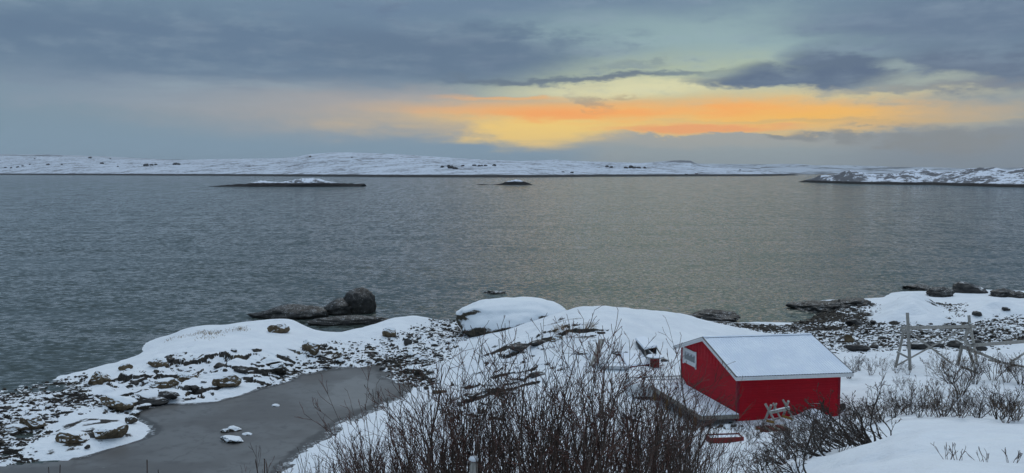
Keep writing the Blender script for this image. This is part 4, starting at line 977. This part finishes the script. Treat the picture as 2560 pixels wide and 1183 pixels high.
boulder('black rock at the right edge below the open water', 2518, onZ(2518, 752, 0) + 2, (1.6, 1.4, .75), m_kelp, 19, -.1, .35, 'sea_rock', 'rock', None, 4, 4, .08, .2, .2)
boulder('small black rock cut by the right edge of the shore', 2552, onZ(2552, 755, 0) + 2, (1.2, 1.1, .6), m_kelp, 20, -.3, .35, 'sea_rock', 'rock', None, 4, 4, .08, .2, .2)
boulder('weed hung rock at the left end of the right hand beach', 2062, onZ(2062, 776, 0), (3.4, 2.4, .75), m_kelp, 22, -.5, .36, 'sea_rock', 'rock', None, 5, 4, .1, .3, 0)
boulder('weed hung rock tucked under the right snowy hump', 2145, onZ(2145, 775, 0), (2.6, 2.3, .85), m_kelp, 23, -.4, .36, 'sea_rock', 'rock', None, 5, 4, .1, .3, .1)
boulder('dark weedy hump at the water edge above the cabin ridge', 1790, onZ(1790, 802, 0) + .6, (2.4, 1.3, .85), m_kelp, 24, -.25, .36, 'sea_rock', 'rock', None, 4, 4, .1, .2, 0)
# the cracked outcrop between the two snow humps
boulder('rounded snowy outcrop with a dark cracked side left of the big snow hump', 1284, 77.5, (5.1, 3.8, 2.1), m_outc, 31, .10, .5, 'outcrop', 'rock', None, 5, 0, .035, .13, 1.75)
# boulders in the slope of the left hump: (column, distance, size, material, label)
BL = [(236, 960, (1.0, .7, .55), m_brown, 'brown bare faced boulder at the left end of the broken slabs'),
      (277, 1012, (1.35, .8, .40), m_brown, 'long olive brown boulder low on the bank above the ice'),
      (372, 1003, (1.1, .6, .28), m_dark, 'flat dark rock face showing through snow beside the ice edge'),
      (402, 993, (.9, .6, .30), m_dark, 'grey rock face right of the flat dark one at the ice edge'),
      (458, 950, (.9, .5, .38), m_brown, 'brown sided boulder in the middle of the broken slabs'),
      (398, 965, (1.0, .6, .35), m_brown, 'brown edged slab left of the middle boulder'),
      (560, 962, (1.15, .6, .45), m_brown, 'brown slab leaning at the right end of the bank'),
      (455, 972, (.35, .3, .28), m_dark, 'dark round stone under the middle boulder'),
      (476, 975, (.45, .3, .22), m_dark, 'dark oval stone right of the round one above the ice edge'),
      (390, 916, (.8, .5, .42), m_brown, 'olive angular rock high on the left hump slope'),
      (414, 905, (.4, .3, .35), m_dark, 'pointed dark rock above the olive one'),
      (300, 925, (.5, .35, .3), m_brown, 'brown rock at the upper left of the slabs'),
      (540, 920, (.5, .3, .3), m_dark, 'dark rock alone high on the middle of the hump slope'),
      (595, 927, (.6, .4, .3), m_dark, 'dark notched rock near the top of the slab field'),
      (768, 878, (1.0, .7, .62), m_brown, 'big brown tilted rock at the edge of the shingle'),
      (692, 831, (.95, .5, .42), m_brown, 'brown hollow rock near the crest of the left hump'),
      (668, 912, (1.2, .7, .5), m_stone, 'snow capped overhanging slab beside the shingle'),
      (690, 925, (.8, .5, .4), m_stone, 'snow capped slab under the overhanging one'),
      (970, 838, (.9, .5, .4), m_brown, 'dark rock lip under the second hump'),
      (1015, 860, (.45, .4, .4), m_dark, 'round black stone on the shingle saddle'),
      (255, 1085, (.95, .8, .38), m_brown, 'brown streaked rock on the low snowy spit'),
      (155, 1100, (1.1, .8, .33), m_brown, 'brown wind bared rock at the left of the low spit'),
      (307, 1056, (.42, .34, .30), m_stone, 'grey round boulder on the low snowy spit'),
      (322, 1037, (.4, .3, .22), m_stone, 'grey boulder at the inner end of the pool'),
      (345, 1019, (.5, .35, .2), m_stone, 'grey oval boulder at the ice margin'),
      (60, 1062, (1.0, .6, .35), m_brown, 'brown pointed rock on the left shingle'),
      (15, 1075, (.9, .5, .25), m_brown, 'brown flat rock near the left edge of the shingle'),
      (197, 1119, (.18, .14, .12), m_dark, 'small dark stone on the low spit'),
      (566, 1104, (.72, .5, .30), m_outc, 'large snow covered rock standing out of the pool ice'),
      (572, 1078, (.48, .30, .24), m_stone, 'dark oval stone behind the snow covered rock on the ice'),
      (549, 1082, (.3, .2, .17), m_stone, 'small brownish stone touching the dark oval one on the ice'),
      (606, 1087, (.38, .24, .12), m_outc, 'small snowy stone right of the rocks on the ice'),
      (680, 1016, (.32, .2, .12), m_outc, 'lone snowy stone on the upper ice'),
      (1345, 941, (.75, .45, .28), m_dark, 'black elongated boulder in the middle of the snow slope'),
      (1300, 872, (1.5, .8, .32), m_dark, 'long dark bare rock on the slope behind the saplings'),
      (1345, 862, (.8, .5, .3), m_dark, 'dark rock right of the long bare rock behind the saplings'),
      (1392, 852, (.6, .4, .25), m_brown, 'brown rock under a heather tuft on the big hump'),
      (1030, 932, (.9, .5, .45), m_stone, 'wedge shaped boulder at the right edge of the shingle'),
      (1176, 968, (.7, .5, .35), m_stone, 'square snow topped stone on the slope right of the pool'),
      (1095, 983, (.55, .4, .2), m_brown, 'rusty brown stone at the edge of the pool snow'),
      (1176, 995, (.5, .4, .28), m_dark, 'dark stone below the square snow topped one'),
      (1545, 885, (.8, .35, .22), m_stone, 'dark rock rib left of the hatch box'),
      (1665, 902, (.35, .25, .16), m_dark, 'dark coil shaped stone right of the cable drum'),
      (2130, 856, (.42, .35, .45), m_brown, 'rust brown stone on end behind the right corner of the cabin'),
      (2146, 812, (.9, .6, .4), m_dark, 'dark boulder on the beach above the cabin roof'),
      (2155, 876, (1.1, .6, .42), m_dark, 'long black boulder at the lower edge of the beach'),
      (2312, 870, (1.5, .8, .5), m_dark, 'broad black boulder behind the rack braces'),
      (2338, 868, (.5, .4, .35), m_dark, 'round black boulder right of the broad one behind the rack'),
      (2358, 868, (.6, .5, .35), m_dark, 'black boulder in the rack bay'),
      (2400, 868, (.7, .5, .38), m_dark, 'black boulder behind the front trestle'),
      (2467, 877, (.45, .4, .35), m_dark, 'pyramid shaped black stone right of the rack'),
      (2452, 788, (.6, .45, .3), m_dark, 'snowy black boulder behind the rear trestle'),
      (2524, 775, (.5, .4, .26), m_dark, 'black boulder on the upper right beach'),
      (2100, 1014, (.3, .3, .22), m_dark, 'grey stone at the right corner of the cabin'),
      (2122, 1020, (.22, .16, .2), m_dark, 'pointed dark stone right of the cabin')]
for i, (px, py, size, mat, lb) in enumerate(BL):
    z = .6
    for _ in range(12):
        p_ = unp(px, py, z); z = .5 * z + .5 * max(gz(p_[0], p_[1]), .10)
    if mat is m_brown: size = (size[0] * 1.12, size[1], size[2] * 1.3)
    boulder(lb, px, p_[1], size, mat, 100 + i, random.Random(i).uniform(-.5, .5), .34, 'boulder' if size[0] > .5 else 'stone', 'boulder' if size[0] > .5 else 'stone', None, 3 if size[0] < .6 else 4, 15, .04, .12, z)

# countable stones: a few kinds, copied
proto = []
for k in range(8):
    v = rock_pts(300 + k, 2, 9, .06, .15) * np.array((1, .75, .5)); v = v.astype(np.float32)
    for mt in (m_stone, m_dark):
        me = mesh_np('stone', v, ICO[2][1], mt).data; proto.append(me); bpy.data.objects.remove(bpy.data.objects[-1]) if False else None
for o in [o for o in bpy.data.objects if o.name.startswith('stone') and o.data in proto]: bpy.data.objects.remove(o)
rs = random.Random(5)
wh = ('on the left', 'on the right')
def scatter_stones(poly_px, z, n, s0, s1, label, grp, darkp=.35, minz=.05):
    P = wpoly(poly_px, z); xs = [a for a, _ in P]; ys = [b_ for _, b_ in P]; k = 0; tries = 0
    while k < n and tries < n * 30:
        tries += 1; x = rs.uniform(min(xs), max(xs)); y = rs.uniform(min(ys), max(ys))
        if polydist(np.array([x]), np.array([y]), P)[0] < 0: continue
        h = gz(x, y)
        if h < minz: continue
        s = s0 * (s1 / s0) ** (rs.random() ** 1.6)
        dkk = rs.random() < darkp; o = bpy.data.objects.new('stone', proto[rs.randrange(8) * 2 + dkk]); sc.collection.objects.link(o)
        desc = ('larger ' if s > (s0 * s1) ** .5 else 'smaller ') + ('bare dark stone ' if dkk else 'snow capped stone ')
        o.location = (x, y, h + s * .18); o.rotation_euler = (rs.uniform(-.3, .3), rs.uniform(-.3, .3), rs.uniform(0, 6.28)); o.scale = (s, s, s * rs.uniform(.7, 1.1))
        half = wh[0] if x < (min(xs) + max(xs)) / 2 else wh[1]; far_ = 'seaward' if y > (min(ys) + max(ys)) / 2 else 'landward'
        tag(o, desc + half + ' ' + far_ + ' part of ' + label, 'stone', desc + half + ' ' + far_ + ' part of ' + grp); k += 1
scatter_stones([(700, 920), (780, 875), (900, 880), (1010, 850), (1080, 830), (1160, 870), (1100, 910), (1080, 960), (1000, 950), (950, 925), (870, 915), (800, 925), (650, 975)], .5, 80, .16, .55, 'the shingle saddle', 'the shingle saddle')
scatter_stones([(230, 985), (300, 920), (450, 890), (700, 895), (760, 860), (800, 880), (650, 960), (500, 985), (300, 1000)], .7, 20, .16, .45, 'the left slab field', 'the left slab field')
scatter_stones([(-60, 1000), (200, 950), (230, 1000), (150, 1050), (60, 1120), (-60, 1150)], .3, 26, .14, .40, 'the left shingle spit', 'the left shingle spit', .2)
scatter_stones([(1080, 1000), (1200, 980), (1300, 990), (1280, 1060), (1100, 1050)], 1.1, 22, .16, .42, 'the slope beside the pool', 'the slope beside the pool')
scatter_stones([(1880, 850), (2000, 860), (2150, 800), (2300, 820), (2560, 800), (2560, 870), (2250, 885), (2100, 890)], 1.2, 80, .16, .5, 'the right beach', 'the right beach', .6)
scatter_stones([(1690, 1050), (1830, 1052), (1870, 1068), (1700, 1085)], 1.9, 22, .14, .32, 'the rubble by the cabin', 'the rubble by the cabin', .5)

# shingle too fine to count
def build_shingle(n=9000):
    rng = np.random.default_rng(8)
    pr = GS * (GH > -.05) * (GY > 40) * (GY < 110) * (np.abs(GX) < .62 * GY)
    area = np.gradient(GY, axis=0) * np.gradient(GX, axis=1); w = (pr * area * (1 - .7 * sstep(GX, -6, -14))).ravel() * (1 + 1.2 * (GH.ravel() < .5)); w = w / w.sum()
    idx = rng.choice(len(w), n, p=w); bv = [rock_pts(400 + k, 1, 6, .05, .1) for k in range(6)]; bf = ICO[1][1]
    V_, F_, S_ = [], [], []
    gx, gy, gh = GX.ravel()[idx], GY.ravel()[idx], GH.ravel()[idx]
    sz = .05 * (4.5 ** rng.random(n) ** 1.3); 
    for i in range(n):
        a = rng.uniform(0, 6.28); c_, s_ = math.cos(a), math.sin(a); v = bv[i % 6] * sz[i] * np.array((1, .7, .5)); v = np.c_[v[:, 0] * c_ - v[:, 1] * s_, v[:, 0] * s_ + v[:, 1] * c_, v[:, 2]]
        V_.append(v + (gx[i] + rng.normal() * .03, gy[i] + rng.normal() * .05, gh[i] + sz[i] * .15)); F_.append(bf + i * len(v)); S_.append(np.full(len(v), rng.normal() * .28 - (.35 if gh[i] < .35 else .05) - (.3 if gx[i] > 12 and gh[i] < 1.0 else 0)))
    o = mesh_np('shingle', np.concatenate(V_), np.concatenate(F_), m_shing, None, False, {'snow': np.concatenate(S_)})
    tag(o, 'snow dusted dark shingle covering the beach', 'shingle', kind='stuff')
build_shingle()

# dry grass on the crest of the left hump
def build_grass():
    rng = random.Random(3); m = MB()
    for (px, py, n, s) in ((430, 848, 16, .22), (455, 843, 20, .25), (425, 852, 10, .2), (480, 838, 18, .26), (505, 833, 26, .32), (520, 836, 30, .36), (542, 835, 30, .34), (515, 845, 12, .2), (530, 846, 12, .2), (580, 832, 14, .28), (601, 831, 30, .34), (610, 832, 12, .3), (495, 848, 10, .2), (560, 838, 8, .2), (1405, 838, 40, .5), (1390, 842, 30, .5), (1475, 872, 30, .55), (1230, 1046, 20, .3)):
        z = 1.4
        for _ in range(3): p_ = unp(px, py, z); z = gz(p_[0], p_[1])
        for k in range(n):
            x, y = p_[0] + rng.gauss(0, .22), p_[1] + rng.gauss(0, .35); h = s * rng.uniform(.5, 1.1); a = rng.uniform(0, 6.28); l = h * rng.uniform(.3, 1.1)
            b0 = Vector((x, y, z - .03)); mid = b0 + Vector((math.cos(a) * l * .4, math.sin(a) * l * .4, h * .75)); e = b0 + Vector((math.cos(a) * l, math.sin(a) * l, h * .7))
            m.tube([b0, mid, e], [.012, .010, .004], 3, False)
    tag(m.build('grass', m_grass), 'tufts of dry grass sticking through the snow', 'grass', kind='stuff')
build_grass()

# ------------------------------------------------------------------ leafless shrubs
def grow(seed, height, stems=7, spread=.5, levels=3, up=.10, kids=(6, 5, 3), r0=.022, wig=.16, sprawl=None, rmin=.0045, crook=0.0):
    rng = random.Random(seed); wood, twig = MB(), MB()
    def branch(p, d, L, r, lv):
        n = max(4, int(L / (.16 if lv < 2 else .11))); n = min(n, 14); st = L / n; pts = [p.copy()]; rad = [r]; dirs = []
        for i in range(n):
            d = (d + Vector((rng.gauss(0, wig), rng.gauss(0, wig), rng.gauss(0, wig * .6) + up)) * (1 + crook * (i % 3 == 0))).normalized()
            if lv == 0 and sprawl is not None: d = (d + sprawl * .06).normalized()
            p = p + d * st; pts.append(p.copy()); dirs.append(d.copy()); rad.append(max(rmin, r * (1 - .82 * (i + 1) / n)))
        (wood if lv < 2 else twig).tube(pts, rad, 5 if lv == 0 else (4 if lv == 1 else 3), False)
        if lv < levels:
            nk = kids[lv] if lv < len(kids) else 2
            for k in range(nk):
                s = rng.uniform(.18 if lv else .22, .97); i = min(n - 1, int(s * n)); ax = dirs[i]
                q = ax.orthogonal().normalized(); q.rotate(Matrix.Rotation(rng.uniform(0, 6.28), 3, ax)); a = math.radians(rng.uniform(18, 40))
                nd = (ax * math.cos(a) + q * math.sin(a)).normalized()
                branch(pts[i + 1], nd, L * (1 - s * .55) * rng.uniform(.38, .62), max(rmin, rad[i + 1] * .72), lv + 1)
    for s in range(stems):
        a = 2 * math.pi * (s + rng.random()) / stems; t = rng.uniform(.1, 1) * spread
        d = Vector((math.cos(a) * t, math.sin(a) * t, 1)).normalized()
        if sprawl is not None: d = (d * .5 + sprawl * rng.uniform(.5, 1) + Vector((0, 0, .25))).normalized()
        branch(Vector((math.cos(a) * .07, math.sin(a) * .07, -.1)), d, height * rng.uniform(.68, 1.06), r0 * rng.uniform(.7, 1.15), 0)
    return wood, twig
PR, PH = {}, {}
def shrub_proto(key, mw, mt, **kw):
    w_, t_ = grow(**kw); me = []
    for nm, m, mt_ in (('stems', w_, mw), ('twigs', t_, mt)):
        o = m.build(nm, mt_, None, True); me.append(o.data); bpy.data.objects.remove(o)
    zs = sorted([v.co.z for v in me[0].vertices] + [v.co.z for v in me[1].vertices]); PH[key] = max(zs[int(len(zs) * .995)], .2)
    PR[key] = me
for k in range(5): shrub_proto(('tall', k), m_bark, m_bark if k % 2 else m_barkred, seed=40 + k, height=3.0, stems=4 + k % 3, spread=.36, levels=3, up=.045, kids=(8, 4, 1), r0=.024, wig=.09, rmin=.0034)
for k in range(6): shrub_proto(('bush', k), m_bark, m_barkred if k % 2 else m_bark, seed=60 + k, height=2.0, stems=7, spread=.70, levels=3, up=.045, kids=(5, 3, 1), r0=.013, wig=.11, rmin=.0028)
for k in range(5): shrub_proto(('far', k), m_barksnow if k < 2 else m_bark, m_barkpale if k == 3 else (m_barktan if k == 4 else m_bark), seed=80 + k, height=1.6, stems=9, spread=.85, levels=3, up=.045, kids=(6, 4, 2), r0=.018, wig=.13, rmin=.0045)
for k in range(3): shrub_proto(('sprawl', k), m_barksnow, m_bark, seed=90 + k, height=2.6, stems=5, spread=.5, levels=3, up=.03, kids=(8, 4, 2), r0=.05, wig=.20, rmin=.009, sprawl=Vector((-1, -.1 + .3 * k, .12)), crook=.8)
for k in range(3): shrub_proto(('tiny', k), m_bark, m_bark, seed=97 + k, height=.5, stems=5, spread=.5, levels=1, up=.05, kids=(3, 2), r0=.010, wig=.16, rmin=.006)
def plant(key, px, D, h, label, grp=None, rot=None, base=None, cat='shrub', name='shrub', wide=1.0):
    x = xat(px, D); z = gz(x, D) if base is None else base
    s = h / (PH[key] if key[0] != 'sprawl' else 2.6)
    o = empty(name, (x, D, z), rs.uniform(0, 6.28) if rot is None else rot); o.scale = (s * wide, s * wide, s)
    for nm, me in zip(('stems', 'twigs'), PR[key]):
        c_ = bpy.data.objects.new(nm, me); sc.collection.objects.link(c_); c_.parent = o
    tag(o, label, cat, grp); return o
def ztop(px, py, D): return at(px, py, D)[2]
# tall saplings in front, by the photo row of their tips
TALL = [(1060, 960, 14), (1155, 930, 14.2), (1205, 905, 14.0), (1350, 905, 13.8), (1420, 900, 16.4), (1470, 930, 13.9), (1615, 930, 13.9), (1745, 985, 13.8), (905, 1045, 15.5), (950, 985, 15.5), (1000, 950, 15.0), (1045, 905, 15.5), (1085, 865, 15.0), (1135, 880, 15.5), (1180, 900, 16), (1228, 845, 15.0), (1290, 800, 14.2), (1330, 860, 15.5), (1375, 825, 14.6), (1410, 860, 15.6), (1452, 795, 14.2), (1500, 865, 15.2), (1535, 870, 15.6), (1590, 850, 14.8), (1640, 900, 15.6), (1690, 915, 15.2), (1720, 860, 14.8), (1695, 975, 15.5), (1560, 900, 16.5), (1260, 880, 16.5), (1110, 930, 17), (1670, 960, 16.6)]
TALL.sort()
ORD = 'first second third fourth fifth sixth seventh eighth ninth tenth eleventh twelfth thirteenth fourteenth fifteenth sixteenth seventeenth eighteenth nineteenth twentieth twenty-first twenty-second twenty-third twenty-fourth twenty-fifth twenty-sixth twenty-seventh twenty-eighth twenty-ninth thirtieth thirty-first thirty-second thirty-third thirty-fourth'.split()
for i, (px, py, D) in enumerate(TALL):
    g = gz(xat(px, D), D); plant(('tall', i % 5), px, D, max(1.2, (ztop(px, py, D) - g) * 1.05), '%s from the left of the slender saplings rising above the thicket' % ORD[i], 'saplings rising above the thicket')
rs = random.Random(12)
for i in range(21):
    px = rs.uniform(930, 2010); D = rs.uniform(14.5, 23)
    env = np.interp(px, [700, 900, 1000, 1200, 1500, 1700, 1850, 1950, 2060], [1160, 1130, 1110, 1070, 1050, 1065, 1100, 1110, 1120]) + rs.uniform(-60, 70)
    g = gz(xat(px, D), D); h = ztop(px, env, D) - g
    if h < .45 or h > 3.6: continue
    zn = ('beside the pool shore', 'below the slope right of the pool', 'below the snow filled boat', 'in front of the plank deck', 'in front of the sawhorse')[int(np.digitize(px, [1120, 1330, 1560, 1800]))]
    rw = 'front' if D < 16.2 else ('middle' if D < 18.6 else 'back')
    plant(('bush', i % 6), px, D, h, 'leafless bush in the %s rows of the thicket %s' % (rw, zn), 'thicket bushes, %s rows, %s' % (rw, zn), wide=1.15)
for i in range(30):
    px = 690 + i * 9 + rs.uniform(-4, 4); D = rs.uniform(16, 22); env = np.interp(px, [690, 760, 860, 960], [1150, 1125, 1100, 1060]) + rs.uniform(0, 50); g = gz(xat(px, D), D); h = ztop(px, env, D) - g
    plant(('bush', i % 6), px, D, max(h, .5), '%s from the left of the thin bushes at the left fringe of the thicket' % ORD[i], 'bushes at the left fringe of the thicket', wide=.8)
for i, (px, py, D) in enumerate(((93, 1165, 24), (118, 1168, 24), (325, 1145, 22), (400, 1172, 22), (620, 1150, 21), (638, 1140, 21), (655, 1155, 21))):
    g = gz(xat(px, D), D); plant(('tiny', i % 3), px, D, ztop(px, py, D) - g, 'lone thin stalk poking up in front of the ice', 'stalks in front of the ice', wide=.18)
# shrubs between cabin and snow bank
def on_ground(px, py, z=3):
    for _ in range(8):
        p_ = unp(px, py, z); z = .5 * z + .5 * gz(p_[0], p_[1])
    return p_
MID = [(2135, 945, 55, 'spiky dark shrub just right of the cabin wall'), (2160, 925, 45, 'small shrub behind the one at the cabin wall'), (2190, 935, 50, 'bare shrub left of the rack feet'), (2225, 925, 40, 'low shrub at the foot of the left rack trestle'), (2255, 930, 34, 'pale thin shrub under the left trestle'), (2285, 935, 30, 'pale wispy shrub right of the left trestle'),
       (2360, 930, 62, 'upright shrub under the rack brace'), (2395, 960, 95, 'tall dark shrub in front of the front trestle'), (2420, 985, 105, 'broad dark shrub below the front trestle'), (2455, 960, 70, 'shrub between the trestle and the right shrubs'), (2500, 950, 85, 'dense round shrub right of the rack'), (2535, 955, 75, 'shrub near the right edge under the far beam'), (2570, 960, 80, 'shrub cut by the right edge of the view'),
       (2270, 975, 42, 'low bare shrub alone on the snow field'), (2300, 985, 30, 'small wisp of shrub on the snow field'), (2330, 1020, 85, 'shrub at the left of the row behind the snow bank'), (2290, 1040, 80, 'dark shrub in the row behind the snow bank, left part'), (2250, 1045, 70, 'spreading shrub at the left of the snow bank row'), (2375, 1045, 110, 'tall shrub in the middle of the snow bank row'), (2420, 1050, 90, 'dense shrub right of the middle of the snow bank row'), (2465, 1060, 85, 'open shrub in the right part of the snow bank row'), (2520, 1065, 110, 'large shrub near the right end of the snow bank row'), (2560, 1070, 90, 'shrub at the right end of the snow bank row'), (2210, 1060, 60, 'low shrub where the row meets the sprawling branches'),
       (1480, 880, 26, 'small reddish heather bush on the big hump slope'), (1402, 848, 22, 'tiny bush near the crest of the big hump'), (1395, 880, 34, 'thin bush on the big hump behind the saplings')]
for i, (px, py, hp_, lb) in enumerate(MID):
    p_ = on_ground(px, py); plant(('far', 3 if 'pale' in lb else (0, 1, 2, 4)[i % 4]), px, p_[1], hp_ / F * p_[1] * 1.05, lb, None, wide=1.0)
for i in range(22):
    px = 2130 + i * 21 + rs.uniform(-8, 8); py = np.interp(px, [2130, 2300, 2600], [1062, 1050, 1066]) + rs.uniform(-22, 10); p_ = on_ground(px, py)
    plant(('far', (0, 1, 2, 4)[i % 4]), px, p_[1], rs.uniform(30, 85) / F * p_[1], '%s from the left in the low shrub row behind the near snow bank' % ORD[i], 'low shrubs behind the near snow bank', wide=1.2)
for i in range(12):
    px = 1860 + 22 * i + rs.uniform(-8, 8); py = rs.uniform(1075, 1110); p_ = on_ground(px, py)
    plant(('far', i % 3), px, p_[1], rs.uniform(35, 60) / F * p_[1], '%s from the left of the short shrubs in front of the cabin wall' % ORD[i], 'short shrubs in front of the cabin', wide=1.2)
SPR = [(2260, 1098, 26.5, 2.3, .0, 'crooked sprawling bush with a long limb over the corner of the cabin'), (2200, 1125, 24.5, 1.9, -.2, 'sprawling bush with thick crooked limbs at the foot of the snow bank'), (2140, 1110, 25.5, 1.9, -.1, 'sprawling dark bush left of the snow bank crest'), (2080, 1140, 23.5, 1.7, -.25, 'sprawling bush bent under snow at the left foot of the snow bank'), (2030, 1165, 21, 1.5, -.2, 'low crooked bush nearest the bottom edge beside the bank')]
for i, (px, py, D, h, rt, lb) in enumerate(SPR): plant(('sprawl', i % 3), px, D, h, lb, None, rot=rt)
for i in range(14):
    px = 1915 + 20 * i + rs.uniform(-10, 10); D = rs.uniform(22.5, 28); plant(('sprawl' if i % 2 else 'far', i % 3), px, D, rs.uniform(.7, 1.1) * (1.3 if i % 2 else 1), '%s from the left in the tangle of %s bushes left of the snow bank' % (ORD[i], 'bare'), 'tangle left of the near snow bank', rot=rs.uniform(-.5, .5))
for px, py, lb in ((2392, 1163, 'short twigs poking out of the near snow bank, left tuft'), (2420, 1150, 'twigs poking out of the near snow bank, middle tuft'), (2555, 1158, 'twigs at the right edge of the near snow bank'), (2485, 1162, 'single thin twig on the near snow bank'), (2010, 1175, 'twigs at the bottom edge of the snow bank')):
    p_ = on_ground(px, py, 8.5); plant(('tiny', px % 3), px, p_[1], .34, lb)
for px, py, D, lb in ((1632, 1000, 20, 'airy bush in front of the far corner of the deck'), (1668, 985, 21, 'airy bush rising over the outer edge of the deck'), (1700, 960, 20.5, 'tall airy bush against the deck planks and gable wall foot'), (1738, 1000, 21.5, 'airy bush in front of the near end of the deck'), (1775, 1010, 20, 'reddish airy bush between deck and cabin corner'), (1812, 1035, 21, 'low airy bush just left of the cabin corner'), (1590, 990, 19, 'airy bush left of the deck in front of the upturned boat')):
    g = gz(xat(px, D), D); plant(('bush', px % 6), px, D, ztop(px, py, D) - g, lb, wide=.8)
# bushes far away on the opposite shore
me_b = []
for k in range(3):
    v = rock_pts(700 + k, 2, 3, .25, .3) * np.array((1, .7, .6)); o = mesh_np('crown', v, ICO[2][1], m_dbush); me_b.append(o.data); bpy.data.objects.remove(o)
dg = bpy.context.evaluated_depsgraph_get(); dg.update()
def far_hit(px, py):
    d = Vector(ray(px, py)).normalized(); ok, loc, n_, i_, ob, mx_ = sc.ray_cast(dg, Vector((0, 0, CAMH)) + d * 300, d); return loc if ok and ob.name in ('far_hills',) else None
fb = [(14, 420, 4), (28, 421, 4), (44, 419, 4.5), (57, 416, 4), (75, 412, 3.5), (120, 413, 5), (155, 412, 4), (87, 398, 3), (225, 396, 5), (255, 410, 6), (276, 398, 3), (365, 415, 8), (379, 414, 6), (390, 413, 5), (438, 412, 7), (446, 412, 6), (295, 417, 3), (776, 393, 3), (880, 394, 3), (1106, 419, 6), (1127, 421, 9), (1138, 423, 8), (1122, 417, 6), (1157, 416, 5), (1186, 415, 6), (1198, 416, 5), (1204, 415, 4), (1214, 415, 5), (1236, 415, 6), (1430, 433, 5), (1408, 431, 4), (1518, 418, 6), (1528, 419, 5), (1565, 421, 6), (1578, 420, 8), (1586, 421, 6), (1597, 421, 6), (1612, 421, 5), (1850, 426, 3), (1725, 439, 0)]
for i, (px, py, r_) in enumerate(fb):
    h = far_hit(px, py)
    if h is None or r_ == 0: continue
    s = r_ / F * h.y * .85; o = bpy.data.objects.new('far_bush', me_b[i % 3]); sc.collection.objects.link(o); o.location = h + Vector((0, 0, s * .3)); o.scale = (s, s, s); zn = ('left', 'middle', 'right')[int(np.digitize(px, [600, 1300]))] + (', near its crest' if py < 404 else ', on its lower slope'); tag(o, 'dark bush on the far snowy hillside, %s part%s' % tuple(zn.split(',', 1) if False else (zn.split(',')[0], ',' + zn.split(',')[1])), 'bush', 'far bushes, ' + zn)
for px, py, mt, lb in ((1716, 436.5, m_greyhouse, 'tiny dark cottage by the far waterline, the left of two'), (1741, 435, m_redhouse, 'tiny reddish cottage by the far waterline, the right of two'), (775, 391, m_redhouse, 'tiny red hut high on the left shoulder of the far hill')):
    h = far_hit(px, py)
    if h is None: continue
    e = empty('far_cottage', tuple(h)); tag(e, lb, 'cottage'); m = MB(); m.box(-5, 5, -3, 3, -1.5, 2.6); m.add([(-5, -2.98, 2.6), (-5, 2.98, 2.6), (-5, 0, 4.4), (5, -2.98, 2.6), (5, 2.98, 2.6), (5, 0, 4.4)], [(0, 1, 2), (3, 5, 4)]); m.build('walls', mt, e)
    m = MB(); m.hexa([(-5.4, -3.5, 2.45), (5.4, -3.5, 2.45), (5.4, 0, 4.6), (-5.4, 0, 4.6), (-5.4, -3.5, 2.7), (5.4, -3.5, 2.7), (5.4, 0, 4.85), (-5.4, 0, 4.85)]); m.hexa([(-5.4, .01, 4.6), (5.4, .01, 4.6), (5.4, 3.5, 2.45), (-5.4, 3.5, 2.45), (-5.4, .01, 4.85), (5.4, .01, 4.85), (5.4, 3.5, 2.7), (-5.4, 3.5, 2.7)]); m.build('roof', m_snow, e)
bpy.data.batch_remove([me for me in bpy.data.meshes if me.users == 0])

# ------------------------------------------------------------------ haze
mh = bpy.data.materials.new('sea_haze'); mh.use_nodes = True; nt = mh.node_tree; nt.nodes.clear()
ho = nt.nodes.new('ShaderNodeOutputMaterial'); hv = nt.nodes.new('ShaderNodeVolumePrincipled'); nt.links.new(hv.outputs[0], ho.inputs['Volume'])
hv.inputs['Color'].default_value = (.90, .95, 1, 1); hv.inputs['Density'].default_value = 4e-5
m = MB(); m.box(-15500, 15500, -300, 15000, -5, 235); hz_ = m.build('haze', mh); tag(hz_, 'thin cold haze over the far hills and sea', 'haze', kind='stuff')
